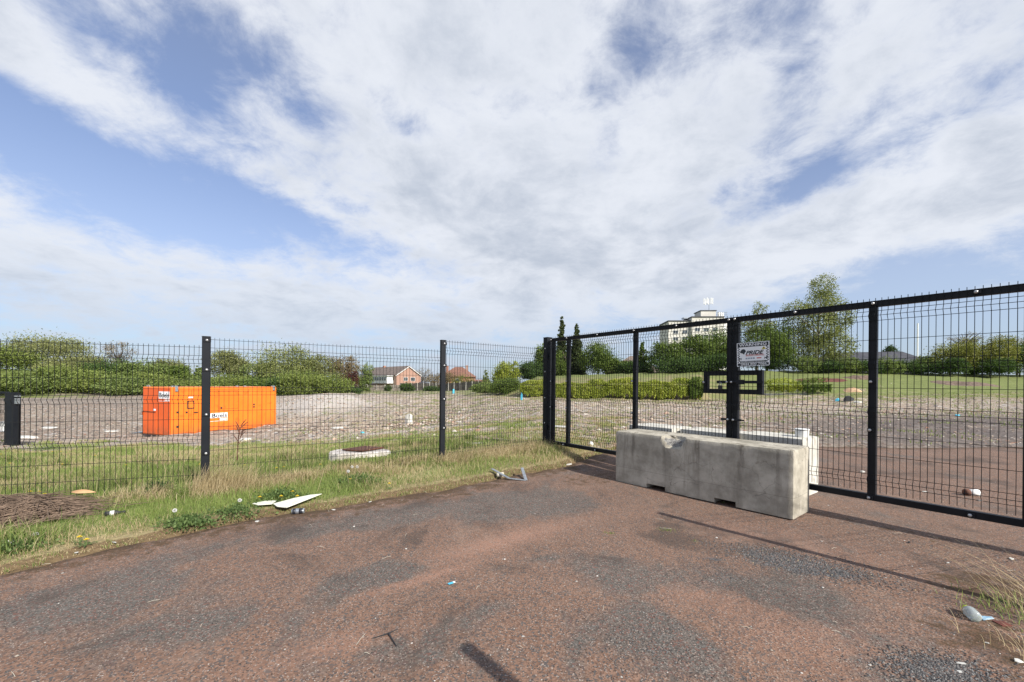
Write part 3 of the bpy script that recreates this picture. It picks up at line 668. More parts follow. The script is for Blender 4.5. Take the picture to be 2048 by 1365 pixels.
# lock box frames, drop bar and slide bolts
def lockframe(par, T, pa, pb, zt, zb, side):
    a, b = T(pa), T(pb); w = .062
    mb = MB().box(a, b, -.034, .030, zt - w, zt).box(a, b, -.034, .030, zb, zb + w)
    if side < 0: mb.box(a, a + w, -.0335, .0295, zb + w, zt - w)
    else: mb.box(b - w, b, -.0335, .0295, zb + w, zt - w)
    return mb.build('lock_box', M['black'], par, bevel=.003)
s0 = 156.0
ztl = EYE + (771.2 - 743) / 151 * GS; zbl = EYE + (771.2 - 787.5) / 151 * GS
ztr = EYE + (772 - 742) / 162 * GS; zbr = EYE + (772 - 789) / 162 * GS
lockframe(lf, T1, 1409, 1457, ztl, zbl, -1); lockframe(rt, T2, 1477, 1527, ztl + .002, zbl - .002, 1)
zb_ = EYE + (771.6 - 765) / 157 * GS
MB().box(T2(1481), T2(1530), -.075, -.045, zb_ - .018, zb_ + .018).tube([(T2(1440), -.060, zb_), (T2(1480), -.060, zb_)], .012, 8).build('slide_bolt', M['black'], rt, bevel=.002)
MB().box(T2(1478), T2(1492), -.082, -.034, zb_ - .03, zb_ + .03).build('bolt_keep', M['black'], rt, bevel=.003)
MB().box(T1(1439), T1(1456), -.078, -.05, zb_ - .020, zb_ + .020).build('bolt_keep', M['black'], lf, bevel=.003)
bolt(rt, T2(1468.5), -.084, zb_, .012); bolt(lf, T1(1459), -.080, zb_, .012)
zc = EYE + (771.6 - 840) / 157 * GS
MB().box(0.005, T2(1486), -.07, -.036, zc - .013, zc + .013).tube([(T2(1484), -.053, zc), (T2(1492), -.053, zc)], .010, 8).build('latch_bar', M['black'], rt, bevel=.002)
MB().box(T1(1447), L1 - .005, -.07, -.036, zc - .013, zc + .013).build('latch_bar', M['black'], lf, bevel=.002)
bolt(rt, .03, -.07, zc, .012); bolt(lf, L1 - .03, -.07, zc, .012)
# padlock hanging from the bolt
pb = g0 + gdir * gt(1446); nrm = Vector((gdir.y, -gdir.x, 0))
pd = empty('padlock', (pb.x + nrm.x * .075, pb.y + nrm.y * .075, zb_ - .10), GROT, 'small dark padlock with steel shackle hanging inside the lock box', 'padlock')
MB().box(-.026, .026, -.012, .012, 0, .055).build('body', M['dark'], pd, bevel=.006)
MB().tube([(-.015, 0, .05)] + [(.015 * -math.cos(a), 0, .085 + .015 * math.sin(a)) for a in [0, .5, 1.05, 1.57, 2.1, 2.6, 3.14]] + [(.015, 0, .05)], .004, 6).build('shackle', M['galv'], pd)

# ------------------------------------------------------------------ flat lettering helper
def text_mesh(name, body, mat, par, x, y, z, size, sx=1.0, bold=0.0, shear=0.0, depth=.0006, align='CENTER', maxw=None):
    c = bpy.data.curves.new(name, 'FONT'); c.body = body; c.size = size; c.align_x = align; c.align_y = 'CENTER'; c.extrude = depth; c.offset = bold; c.shear = shear; c.resolution_u = 3
    t = bpy.data.objects.new(name, c); COL.objects.link(t); dg = bpy.context.evaluated_depsgraph_get(); dg.update()
    me = bpy.data.meshes.new_from_object(t.evaluated_get(dg)); bpy.data.objects.remove(t)
    vs = [v.co.x for v in me.vertices]; w = max(vs) - min(vs); mid = (max(vs) + min(vs)) / 2 if align == 'CENTER' else min(vs)
    f_ = sx if maxw is None else maxw / w
    for v in me.vertices: v.co = Vector(((v.co.x - mid) * f_, -v.co.z, v.co.y))
    me.materials.clear(); me.materials.append(mat)
    for p in me.polygons: p.material_index = 0
    o_ = bpy.data.objects.new(name, me); COL.objects.link(o_); o_.parent = par; o_.location = (x, y, z); return o_

# warning sign wired to the near leaf
sA = g0 + gdir * gt(1478.5); sB = g0 + gdir * gt(1543.5); SW = (sB - sA).length; SH = SW * .775
szc = EYE + (772 - 709.5) / 162.5 * GS
sm = (sA + sB) / 2
sg_ = empty('warning_sign', (sm.x + nrm.x * .062, sm.y + nrm.y * .062, szc - SH / 2), GROT, 'white and black chequered warning board wired to the near gate leaf, above the lock box', 'sign')
sg_.rotation_euler = (0, R(-1.2), GROT)
MB().box(-SW / 2, SW / 2, -.002, .002, 0, SH).build('board', M['signwhite'], sg_, bevel=.001)
mb = MB(); y0, y1 = -.0032, -.0021
mb.box(-SW * .475, SW * .475, y0, y1, SH * .815, SH * .975).box(-SW * .475, SW * .475, y0, y1, SH * .035, SH * .135)
mb.box(-SW * .40, SW * .40, y0, y1, SH * .155, SH * .225)
for side in (-1, 1):                                      # chequered margins
    for i in range(13):
        for j in range(2):
            if (i + j) % 2 == 0:
                x0 = side * SW * .475 - (side > 0) * SW * .07 + j * SW * .035; zc_ = SH * (.165 + i * .05)
                mb.box(x0, x0 + SW * .035, y0, y1, zc_, zc_ + SH * .05)
mb.build('black_print', M['signblack'], sg_)
text_mesh('lettering', 'WARNING', M['signwhite'], sg_, 0, -.0042, SH * .895, .050, bold=.0004, maxw=SW * .84)
text_mesh('lettering', 'PRIDE', M['signblack'], sg_, SW * .06, -.0035, SH * .56, .066, bold=.002, shear=.35, maxw=SW * .56)
text_mesh('lettering', 'SECURITY SERVICES', M['signred'], sg_, SW * .06, -.0035, SH * .468, .017, bold=.0004, maxw=SW * .54)
text_mesh('lettering', 'SECURITY DOGS ON PATROL', M['signwhite'], sg_, 0, -.0042, SH * .190, .019, bold=.0, maxw=SW * .72)
text_mesh('lettering', '0844 800 7066', M['signwhite'], sg_, SW * .02, -.0042, SH * .085, .034, bold=.0002, maxw=SW * .78)
MB().box(-SW * .22, SW * .36, -.0034, -.0022, SH * .425, SH * .436).build('red_line', M['signred'], sg_)
tri = [(SW * .27, SH * .68), (SW * .40, SH * .68), (SW * .335, SH * .80)]
MB().prism(tri, -.0034, -.0022).build('hazard_triangle', M['signyellow'], sg_)
MB().prism([(SW * .31, SH * .705), (SW * .36, SH * .705), (SW * .352, SH * .745), (SW * .335, SH * .76), (SW * .318, SH * .745)], -.0042, -.0035).build('hazard_mark', M['signblack'], sg_)
dog = [(0, 0), (.06, 0), (.08, .18), (.14, .34), (.42, .36), (.5, .26), (.52, 0), (.6, 0), (.62, .28), (.7, .45), (.72, .62), (.86, .66), (.9, .78), (.78, .92), (.7, 1.0), (.66, .9), (.58, .8), (.5, .66), (.16, .64), (.02, .8), (-.02, .76), (.06, .56), (.02, .3)]
for s_, cx_ in ((1, -.40), (-1, .40)):
    pts = [(SW * cx_ + s_ * (a - .45) * -SW * .12, SH * .265 + b * SH * .125) for a, b in dog]
    if s_ > 0: pts = pts[::-1]
    MB().prism(pts, -.0034, -.0022).build('dog_silhouette', M['signblack'], sg_)
head = [(-.40, .60), (-.38, .66), (-.34, .72), (-.28, .735), (-.23, .70), (-.21, .63), (-.25, .57), (-.27, .50), (-.31, .55), (-.36, .57)]
MB().prism([(a * SW, b * SH) for a, b in head], -.0034, -.0022).build('dog_head', M['signblack'], sg_)
mb = MB()
for i in range(4): mb.box(SW * (-.22 + i * .075), SW * (-.165 + i * .075), -.0034, -.0022, SH * .30, SH * .36)
mb.build('small_badges', M['signgrey'], sg_)
MB().box(SW * .12, SW * .26, -.0034, -.0022, SH * .31, SH * .35).build('small_badge', M['signred'], sg_)

# ------------------------------------------------------------------ fence wing beyond the right edge (its posts' shadows fall on the drive)
Lsh = 2.0 / math.tan(SUN_EL); ldir = Vector((-math.sin(SUN_AZ), -math.cos(SUN_AZ), 0))
tips = [Vector((*flat(1326, 1029), 0)), Vector((*flat(940, 1302), 0))]
wp_ = [t_ - ldir * Lsh for t_ in tips]; wdir = (wp_[1] - wp_[0]).normalized(); wp_.append(wp_[1] + wdir * 3.0)
wf = empty('mesh_fence', wp_[0], 0, 'black mesh fence running back from the near end of the gate', 'fence')
for i, p_ in enumerate(wp_):
    po = fence_post(wf, 0, -.3, 2.0, -.055, .075, .055, (), 0); po.location = p_ - wp_[0]; po.rotation_euler = (0, 0, math.atan2(wdir.y, wdir.x))
for a_, b_, zt in ((gend, wp_[0], 1.9),):
    v = b_ - a_; mb = MB(); mesh_panel(mb, v.length - .06, zt, max(4, int(v.length / .05)), 0, .03, base=1.95, r=.0013, rh=.0014)
    q = mb.build('mesh_panel', M['wire'], wf); q.location = a_ - wp_[0]; q.location.z = 0; q.rotation_euler = (0, 0, math.atan2(v.y, v.x))

# ------------------------------------------------------------------ concrete block in front of the gate
fr = Vector((*flat(1587, 1038, .03), 0)); fl = Vector((*flat(1230, 960, .03), 0))
bd = (fr - fl); BL = bd.length; bd.normalize(); brot = math.atan2(bd.y, bd.x); BH = .725; BW = .53
blk = empty('concrete_block', (fl.x, fl.y, TZ(fl.x, fl.y) + .004), brot, 'long weathered grey concrete block with chipped top edge, in front of the gate', 'concrete block')
import bmesh
def block_mesh(name, L, Wd, H, slots, parent, mat, cell=.035, rad=.035, chipc=None, amp=.003):
    bm = bmesh.new()
    nx_, ny_, nz_ = int(L / cell), int(Wd / cell), int(H / cell)
    X = [L * i / nx_ for i in range(nx_ + 1)]; Yv = [Wd * i / ny_ for i in range(ny_ + 1)]; Zv = [H * i / nz_ for i in range(nz_ + 1)]
    vm = {}
    def V(i, j, k):
        if (i, j, k) not in vm: vm[(i, j, k)] = bm.verts.new((X[i], Yv[j], Zv[k]))
        return vm[(i, j, k)]
    def inslot(i, k): return any(a <= (X[i] + X[i + 1]) / 2 <= b and Zv[k + 1] <= h + .01 for a, b, h in slots)
    solid = {(i, k): not inslot(i, k) for i in range(nx_) for k in range(nz_)}
    for i in range(nx_):
        for k in range(nz_):
            if solid[(i, k)]:
                bm.faces.new((V(i, 0, k), V(i + 1, 0, k), V(i + 1, 0, k + 1), V(i, 0, k + 1)))
                bm.faces.new((V(i + 1, ny_, k), V(i, ny_, k), V(i, ny_, k + 1), V(i + 1, ny_, k + 1)))
                for j in range(ny_):
                    if k == nz_ - 1 or not solid.get((i, k + 1), False): bm.faces.new((V(i, j, k + 1), V(i + 1, j, k + 1), V(i + 1, j + 1, k + 1), V(i, j + 1, k + 1)))
                    if k == 0 or not solid.get((i, k - 1), False): bm.faces.new((V(i, j + 1, k), V(i + 1, j + 1, k), V(i + 1, j, k), V(i, j, k)))
                    if i == nx_ - 1 or not solid.get((i + 1, k), False): bm.faces.new((V(i + 1, j, k), V(i + 1, j + 1, k), V(i + 1, j + 1, k + 1), V(i + 1, j, k + 1)))
                    if i == 0 or not solid.get((i - 1, k), False): bm.faces.new((V(i, j + 1, k), V(i, j, k), V(i, j, k + 1), V(i, j + 1, k + 1)))
    for v in bm.verts:                                   # round the outer edges, roughen
        c = v.co; cl = Vector((min(max(c.x, rad), L - rad), min(max(c.y, rad), Wd - rad), min(max(c.z, rad * .6), H - rad)))
        d_ = c - cl
        if sum(abs(q) > 1e-6 for q in d_) >= 2: v.co = cl + d_.normalized() * rad
        n_ = (fbm(np.array([v.co.x * 6 + v.co.y * 3]), np.array([v.co.z * 6 + v.co.y * 5]), 3)[0] - .5) * 2
        nn = Vector((0 if rad < c.x < L - rad else math.copysign(1, c.x - L / 2), 0 if rad < c.y < Wd - rad else math.copysign(1, c.y - Wd / 2), 0)); v.co += nn * n_ * amp
        if chipc:
            e = ((v.co.x - chipc[0]) / chipc[1]) ** 2 + ((v.co.z - H) / chipc[2]) ** 2 + (v.co.y / chipc[3]) ** 2
            if e < 1: 
                k_ = (1 - e) ** .5; v.co.y += .075 * k_ + random.uniform(-.008, .008); v.co.z -= .055 * k_ + random.uniform(-.008, .008)
    me = bpy.data.meshes.new(name); bm.to_mesh(me); bm.free(); me.materials.append(mat); me.materials.append(M['chip'])
    if chipc:
        for p in me.polygons:
            c = p.center; e = ((c.x - chipc[0]) / chipc[1]) ** 2 + ((c.z - H) / chipc[2]) ** 2 + (c.y / chipc[3]) ** 2
            if e < .95: p.material_index = 1
    o_ = bpy.data.objects.new(name, me); COL.objects.link(o_); o_.parent = parent
    for p in me.polygons: p.use_smooth = p.material_index == 0
    try:
        me.set_sharp_from_angle(angle=R(40))
    except Exception: pass
    return o_
def xon(px):       # distance along the block front for a picture column
    u = (px - CX) / F; return (u * fl.y - fl.x) / (bd.x - u * bd.y)
block_mesh('block_body', BL, BW, BH, [(xon(1296), xon(1330), .062), (xon(1430), xon(1472), .062)], blk, M['concrete'], .03, .026, (xon(1347), .15, .15, .14))
# white concrete blocks beyond the gate
cyaw = math.atan2(-.80, .60)
for (bx, by), lab in (((4.10, 5.68), 'nearest of the pale concrete blocks behind the gate, with a white pot on top'), ((3.49, 6.20), 'middle pale concrete block behind the gate, between two others'), ((2.88, 6.80), 'farthest pale concrete block behind the gate, its top just above the weathered block')):
    e = empty('pale_block', (bx, by, TZ(bx, by) + .002), cyaw, lab, 'concrete block', 'pale concrete blocks behind the gate')
    q = block_mesh('block_body', .80, .56, .745, [], e, M['concrete_pale'], .05, .02, None, .002); q.location = (-.80, -.56, 0)
    MB().box(-.78, -.02, -.61, -.561, 0.0, .07).build('foot', M['concrete_pale'], e, bevel=.01)
pt_ = W(1604, 869, 5.56); sb = empty('white_pot', (pt_.x, pt_.y, TZ(4.1, 5.68) + .747), 0, 'small round white pot standing on the nearest pale concrete block', 'pot')
MB().lathe([(.068, 0), (.075, .01), (.078, .085), (.074, .09)], 20).build('pot_body', M['white'], sb, smooth=False)
MB().lathe([(.082, .0905), (.082, .105), (.078, .108)], 20).build('lid', M['white'], sb)

# ------------------------------------------------------------------ orange container
cA = W(342, 875, 21.3); cB = W(552, 858, 26.7); cC = W(289, 869, 22.9)
cdir = Vector((cB.x - cA.x, cB.y - cA.y, 0)).normalized(); crot = math.atan2(cdir.y, cdir.x)
CL_ = (Vector((cB.x, cB.y)) - Vector((cA.x, cA.y))).length; cW = 2.42; cH = 2.52; cz = cA.z - .02
ct = empty('container', (cA.x, cA.y, cz), crot, 'bright orange steel site container standing on the waste ground behind the fence', 'container')
MB().box(0, CL_, 0, cW, .06, cH).build('body', M['orange'], ct, bevel=.03)
MB().box(-.012, -.001, .06, cW - .06, .12, cH - .06).build('end_wall', M['orange_shade'], ct, bevel=.003)
ry = lambda f_: f_ * cW
mb = MB()
for y_ in (.47 * cW,): mb.box(-.020, -.013, y_ - .012, y_ + .012, .12, cH - .10)
mb.box(-.020, -.013, .05, cW - .05, cH - .10, cH - .085); mb.build('door_seam', M['seam'], ct)
MB().box(-.034, -.013, .48 * cW, .97 * cW, .12, 1.28).box(-.034, -.013, .02 * cW, .46 * cW, .12, cH - .12).build('end_door', M['orange_shade'], ct, bevel=.008)
MB().tube([(-.06, .50 * cW, 1.25), (-.06, .93 * cW, 1.27), (-.06, .96 * cW, 1.2), (-.06, .965 * cW, 1.05)], .02, 6).build('door_handle', M['seam'], ct)
MB().tube([(-.05, .03 * cW, 1.0), (-.05, .03 * cW, 1.3)], .02, 6).build('door_handle', M['seam'], ct)
MB().box(-.022, -.0135, .72 * cW, .80 * cW, .95, 1.2).build('notice', M['signwhite'], ct)
MB().box(-.04, -.0345, .5 * cW, .58 * cW, 1.3, 1.40).build('notice', M['signwhite'], ct)
tx = lambda px: (lambda u: (u * cA.y - cA.x) / (cdir.x - u * cdir.y))(U(px))
def cz_at(px, py):
    P = Vector((cA.x, cA.y, 0)) + cdir * tx(px); return EYE + (CY + ROLL * (px - CX) - py) * P.y / F - cz
mb = MB()
def seam(x0, x1, z0, z1, t=.012): mb.box(min(x0, x1) - t / 2, max(x0, x1) + t / 2, -.008, -.001, min(z0, z1) - t / 2, max(z0, z1) + t / 2)
for px in (357, 383, 405, 437, 477, 497, 525): seam(tx(px), tx(px), .12, cH - .14, .014)
seam(.08, CL_ - .08, cH - .13, cH - .13); seam(.08, CL_ - .08, .16, .16, .02)
seam(tx(437), tx(477), cz_at(450, 818), cz_at(450, 818)); seam(tx(362), tx(400), cH - .2, cH - .2); seam(tx(437), tx(477), cH - .22, cH - .22); seam(tx(440), tx(475), .30, .30)
mb.build('panel_seams', M['seam'], ct)
wx0, wx1, wz0, wz1 = tx(374.5), tx(388.5), cz_at(381, 817.5), cz_at(381, 802)
MB().box(wx0, wx1, -.03, -.001, wz1 - .035, wz1).box(wx0, wx1, -.03, -.001, wz0, wz0 + .035).box(wx0, wx0 + .035, -.03, -.001, wz0 + .035, wz1 - .035).box(wx1 - .035, wx1, -.03, -.001, wz0 + .035, wz1 - .035).build('hatch_frame', M['dark'], ct)
MB().box(wx0 + .036, wx1 - .036, -.012, -.001, wz0 + .036, wz1 - .036).build('hatch', M['orange'], ct)
for px, py in ((355, 825), (373.5, 825), (508, 809), (508, 814), (443, 816)): MB().box(tx(px) - .045, tx(px) + .045, -.035, -.001, cz_at(px, py) - .04, cz_at(px, py) + .04).build('lock', M['dark'], ct, bevel=.005)
MB().box(tx(356) - .06, tx(356) + .05, -.03, -.001, cz_at(356, 854) - .05, cz_at(356, 854) + .05).build('lock', M['dark'], ct, bevel=.005)
MB().box(tx(392) - .09, tx(392) + .09, -.05, -.001, cz_at(392, 825) - .02, cz_at(392, 825) + .02).build('lock', M['dark'], ct, bevel=.005)
MB().box(tx(377), tx(386), -.012, -.001, cz_at(381, 796.5), cz_at(381, 794)).build('white_plate', M['signwhite'], ct)
MB().box(tx(536), tx(546), -.012, -.001, cz_at(541, 858), cz_at(541, 855.5)).build('scuff_plate', M['galv'], ct)
MB().box(tx(366), tx(397), -.012, -.0015, cz_at(380, 870.5), cz_at(380, 869.5)).build('scuff_plate', M['galv'], ct)
for x_, y_ in ((.12, .1), (.12, cW - .25), (tx(352), .02), (CL_ - .22, .02), (CL_ * .62, .4), (CL_ * .7, .4)):
    MB().box(x_ - .05, x_ + .07, y_ - .035 - (.05 if y_ < .05 else 0), y_ + .1, cH - (.22 if y_ < .05 else -.001), cH + .07).build('lifting_lug', M['galv'], ct, bevel=.01)
# company boards
def company(par, wdt, hgt, name):
    MB().box(0, wdt, -.012, 0, 0, hgt).build('board', M['signwhite'], par)
    text_mesh('lettering', 'Boels', M['signblack'], par, wdt * .5, -.0135, hgt * .53, hgt * .92, bold=.006, maxw=wdt * .86)
x0 = tx(418); x1 = tx(455.5); z0_ = cz_at(450, 841); z1_ = cz_at(450, 825.5)
p1 = MB().box(x0, x1, -.012, -.001, cz_at(450, 835.0), z1_).build('company_board', M['signwhite'], ct)
text_mesh('lettering', 'Boels', M['signblack'], p1, (x0 + x1) / 2 + .07, -.0135, (cz_at(450, 835.0) + z1_) / 2 - .015, .30, bold=.006, maxw=(x1 - x0) * .80)
mb = MB().box(x0, x1, -.012, -.001, z0_ - .02, z0_).box(x1 - .02, x1, -.0125, -.001, z0_, cz_at(450, 835.0)).box(x1 - .42, x1 - .06, -.012, -.001, z0_ + .03, z0_ + .13)
mb.build('company_board', M['signwhite'], ct)
ex = lambda f_: f_ * cW          # on the end wall, local y runs away from the near corner
ey0, ey1 = .035 * cW, .40 * cW
e1 = MB().box(-.040, -.0345, ey0, ey1, 1.93, 2.30).box(-.040, -.0345, ey0, ey1, 1.80, 1.82).box(-.040, -.0345, ey0, ey0 + .4, 1.84, 1.90).build('company_board', M['signwhite'], ct)
t_ = text_mesh('lettering', 'Boels', M['signblack'], e1, -.042, (ey0 + ey1) / 2, 2.10, .32, bold=.006, maxw=(ey1 - ey0) * .88); t_.rotation_euler = (0, 0, -math.pi / 2)

# ------------------------------------------------------------------ slab with rusty cover
sc_ = G(716, 916); sc2 = W(716, 908, sc_.y)
sl_ = empty('manhole_slab', (sc_.x, sc_.y, sc_.z), R(8), 'irregular pale concrete manhole slab with a rusty steel cover, in the grass behind the fence', 'manhole')
Wd = 122 / F * sc_.y
ol = [(-.5, -.05), (-.47, -.22), (-.30, -.33), (-.05, -.34), (.2, -.28), (.5, -.12), (.46, .02), (.2, .3), (-.2, .34), (-.44, .12)]
MB().slab([(a * Wd, b * Wd * 1.0 + .3) for a, b in ol], -.12, .085).build('slab', M['concrete_slab'], sl_, bevel=.02)
MB().slab([(-.30 * Wd, .22), (.06 * Wd, .02), (.36 * Wd, .42), (.0 * Wd, .62)], .10, .125).build('cover', M['rust'], sl_, bevel=.006)

# ------------------------------------------------------------------ small litter on the verge and the drive
def put(name, px, py, label, cat, rz=0, dz=0, group=None):
    p = G(px, py); return empty(name, (p.x, p.y, p.z + dz), rz, label, cat, group), p
e, p = put('white_board', 575, 1012, 'broken cream-white plastic board lying on the verge beside the drinks can', 'board', 0, .035)
k = p.y / F
MB().slab([(-25 * k, -.04), (-8 * k, -.13), (14 * k, -.17), (52 * k, .21), (30 * k, .19), (4 * k, .11)], 0, .007).build('large_piece', M['cream'], e, bevel=.002).rotation_euler = (R(6), R(-3), 0)
MB().slab([(-66 * k, -.04), (-50 * k, .07), (-30 * k, .08), (-26 * k, -.05), (-50 * k, -.09)], -.012, -.004).build('small_piece', M['cream'], e, bevel=.002)
e, p = put('drinks_can', 596, 1030, 'crumpled black and silver drinks can at the edge of the drive beside the cream board', 'can', R(14), .03)
q = MB().lathe([(.022, -.062), (.029, -.054), (.029, .052), (.024, .062), (.021, .060)], 16).build('can_body', M['galv'], e, smooth=True); q.rotation_euler = (0, R(90), 0)
q = MB().lathe([(.0295, -.050), (.0295, -.020)], 16).lathe([(.0295, .012), (.0295, .050)], 16).build('printed_band', M['signblack'], e, smooth=True); q.rotation_euler = (0, R(90), 0)
e, p = put('steel_strip', 1030, 960, 'bent galvanised steel strip lying at the edge of the grass near the gate', 'metal strip')
k = p.y / F
def L3(px, py, z): d_ = flat(px, py, p.z + z); return Vector((d_[0] - p.x, d_[1] - p.y, z))
pA, pB_, pC, pD = L3(984, 938, .10), L3(1018, 957, .03), L3(1052, 961, .01), L3(1044, 936, .12)
def strip(a, b, w, t=.004):
    v = (b - a).normalized(); n_ = v.cross(Vector((0, 0, 1))).normalized(); u_ = n_.cross(v)
    vs = [q + n_ * s1 * w + u_ * s2 * t for q in (a, b) for s1, s2 in ((-1, -1), (1, -1), (1, 1), (-1, 1))]
    return vs, [(0, 1, 2, 3), (7, 6, 5, 4), (0, 4, 5, 1), (1, 5, 6, 2), (2, 6, 7, 3), (3, 7, 4, 0)]
mb = MB()
for a_, b_ in ((pA, pB_), (pB_, pC), (pC, pD)):
    vs, fs = strip(a_, b_, .022); mb.add(vs, fs)
mb.build('strip', M['galv'], e)
e, p = put('paper_cup', 1000, 956, 'dirty white paper cup lying under the bent steel strip', 'cup', R(20), .035)
q = MB().lathe([(.030, -.05), (.034, .0), (.042, .05), (.038, .05), (.03, -.03)], 14).build('cup_body', M['cup'], e, smooth=True); q.rotation_euler = (0, R(90), 0)
e, p = put('cardboard_scrap', 168, 1014, 'curved piece of brown cardboard on the pile of dead brushwood', 'cardboard', 0, .16)
k = p.y / F
mb = MB(); n_ = 10; up = []; 
for i in range(n_ + 1):
    t = i / n_; x_ = (-24 + 48 * t) * k; w_ = .055 * math.sin(math.pi * min(1, t * .9 + .08)); up += [(x_, -w_, 0), (x_, 0, w_ * .55), (x_, w_, .0), (x_, 0, -.006)]
mb.add(up, [(4 * i + a, 4 * i + (a + 1) % 4, 4 * (i + 1) + (a + 1) % 4, 4 * (i + 1) + a) for i in range(n_) for a in range(4)]); mb.build('card', M['card'], e)
e, p = put('glass_bottle', 229, 1035, 'broken bottle with dark cap and torn pale label lying in the verge grass', 'bottle', R(32), .035)
q = MB().lathe([(.030, -.10), (.033, -.06), (.033, .02), (.015, .06), (.012, .075)], 12).build('bottle_body', M['dark'], e, smooth=True); q.rotation_euler = (0, R(90), 0)
q = MB().lathe([(.017, .070), (.018, .11), (.015, .115)], 12).build('cap', M['dark'], e, smooth=True); q.rotation_euler = (0, R(90), 0)
q = MB().lathe([(.0338, -.045), (.0338, .0)], 12).build('torn_label', M['white'], e, smooth=True); q.rotation_euler = (0, R(90), 0)
e.scale = (.75, .75, .75)
e, p = put('wrapper', 903, 1171, 'small flat turquoise wrapper on the drive in the foreground', 'wrapper', R(38), .010)
MB().box(-.026, .012, -.010, .010, 0, .003).build('foil', M['bluelit'], e); MB().box(.0125, .027, -.010, .010, .001, .004).build('torn_end', M['white'], e)
e, p = put('plastic_spider', 777, 1274, 'black three-armed plastic spacer lying on the drive at the bottom', 'plastic scrap', 0, .008)
def arm(a_, b_, r=.0028): d_ = flat(*b_, p.z); return [(0, 0, .004), (d_[0] - p.x, d_[1] - p.y, .001)]
mb = MB()
for b_ in ((745, 1280.5), (795, 1262), (793, 1296)): mb.tube(arm(0, b_), [.0042, .002], 5)
mb.lathe([(.007, 0), (.007, .006)], 8); mb.build('arms', M['dark'], e)
# clear bottle bottom right with a blue card beside it
m, G_, b = newmat('clear_dirty_plastic'); o_c = coord(G_)
b.inputs['Base Color'].default_value = (.62, .68, .68, 1); b.inputs['Roughness'].default_value = .12; b.inputs['Transmission Weight'].default_value = .55; b.inputs['IOR'].default_value = 1.35
M['clear'] = m
e, p = put('plastic_bottle', 1942, 1240, 'crushed clear plastic bottle lying on the drive by the dry grass, bottom right', 'bottle', R(62), .036)
q = MB().lathe([(.018, -.058), (.030, -.052), (.033, -.04), (.034, .015), (.030, .03), (.015, .05), (.012, .055)], 18).build('bottle_body', M['clear'], e, smooth=True); q.rotation_euler = (0, R(90), 0)
q = MB().lathe([(.014, .055), (.016, .058), (.016, .072), (.013, .074)], 14).build('cap', M['yplastic'], e, smooth=True); q.rotation_euler = (0, R(90), 0)
e, p = put('blue_card', 1972, 1243, 'creased pale blue card beside the clear plastic bottle', 'card', R(5), .012)
MB().slab([(-.04, -.018), (.045, -.008), (.055, .012), (-.03, .03)], 0, .003).build('card', M['bluecard'], e)
e, p = put('red_scrap', 2002, 1251, 'dull dark red scrap lying in the shade beyond the blue card', 'scrap', R(5), .008)
MB().slab([(-.03, -.03), (.035, -.03), (.04, .02), (-.02, .03)], 0, .004).build('scrap', M['redrag'], e)
e, p = put('foam_cup', 1943, 993, 'torn white cup with a rusty brown rim behind the gate', 'cup', R(-8), .045)
q = MB().lathe([(.040, -.03), (.045, .07), (.035, .075)], 14).build('cup_body', M['white'], e, smooth=True); q.rotation_euler = (0, R(90), 0)
q = MB().lathe([(.03, -.085), (.041, -.08), (.041, -.031)], 14).build('rim', M['rust'], e, smooth=True); q.rotation_euler = (0, R(90), 0)
e, p = put('white_pot', 1182, 894, 'small white plastic pot lying just behind the far gate leaf', 'pot', 0, .0)
MB().lathe([(.05, 0), (.05, .07), (.028, .09), (.028, .11)], 14).build('pot_body', M['white'], e)
# long thin shard, pieces of timber / cardboard behind the gate
e, p = put('timber_offcut', 1118, 857, 'pale timber offcut lying on the gravel behind the far gate leaf', 'timber', R(-25), .03)
MB().box(-.28, .28, -.05, .05, 0, .04).build('plank', M['white_pvc'], e, bevel=.006)
# tiny white scraps, each its own thing
scr = [(228, 1089, 'thin white strip of plastic on the verge edge, left', .055, .008), (153, 1109, 'small pale chip on the edge of the drive, far left', .022, .012), (514, 1045, 'white flake at the verge edge left of the drinks can', .03, .02), (740, 1006, 'small white crumb on the verge between the can and the steel strip', .022, .018),
       (667, 1022, 'flat pale flake on the drive edge right of the drinks can', .028, .01), (708, 1055, 'white pebble alone on the grey patch of the drive', .012, .01), (1433, 1079, 'white scrap near the tip of the thin shadow', .014, .01), (1138, 932, 'white plastic strip in the grass near the hinge post', .07, .012),
       (1895, 1129, 'thin white strip left of the dry grass stems', .035, .006), (2022, 1121, 'pale curled scrap behind the dry grass stems', .04, .02), (1921, 1333, 'white torn scrap at the bottom right corner gravel', .03, .009), (1918, 1349, 'smaller white flake at the very bottom right', .015, .012),
       (1973, 1290, 'white cigarette end in the bottom right litter', .016, .004), (2035, 1325, 'pale blue-white wrapper at the right edge, bottom corner', .035, .02), (1818, 1088, 'dark slate-like flake on the drive right of the block', -.03, .012), (1848, 985, 'blue-white scrap behind the near gate leaf', .05, .02),
       (1724, 946, 'pale stone-like lump behind the near gate leaf', .06, .03), (1960, 1004, 'cream scrap on the red ground behind the near gate leaf', .05, .02), (812, 1100, 'little white flake left of the reddish streak', .012, .008)]
for px, py, lab, a_, b_ in scr:
    e, p = put('scrap', px, py, lab, 'scrap', random.uniform(-.6, .6), .006); A_ = abs(a_) * .72; b_ = b_ * .72
    mb = MB().slab([(-A_, -b_ * .7), (-A_ * .2, -b_), (A_, -b_ * .5), (A_ * .8, b_), (-A_ * .3, b_ * .8)], 0, .006 if A_ < .04 else .02)
    q = mb.build('flake', M['dark'] if a_ < 0 else M['dullwhite'], e, bevel=.001); q.rotation_euler = (random.uniform(0, .25), random.uniform(-.2, .2), 0)
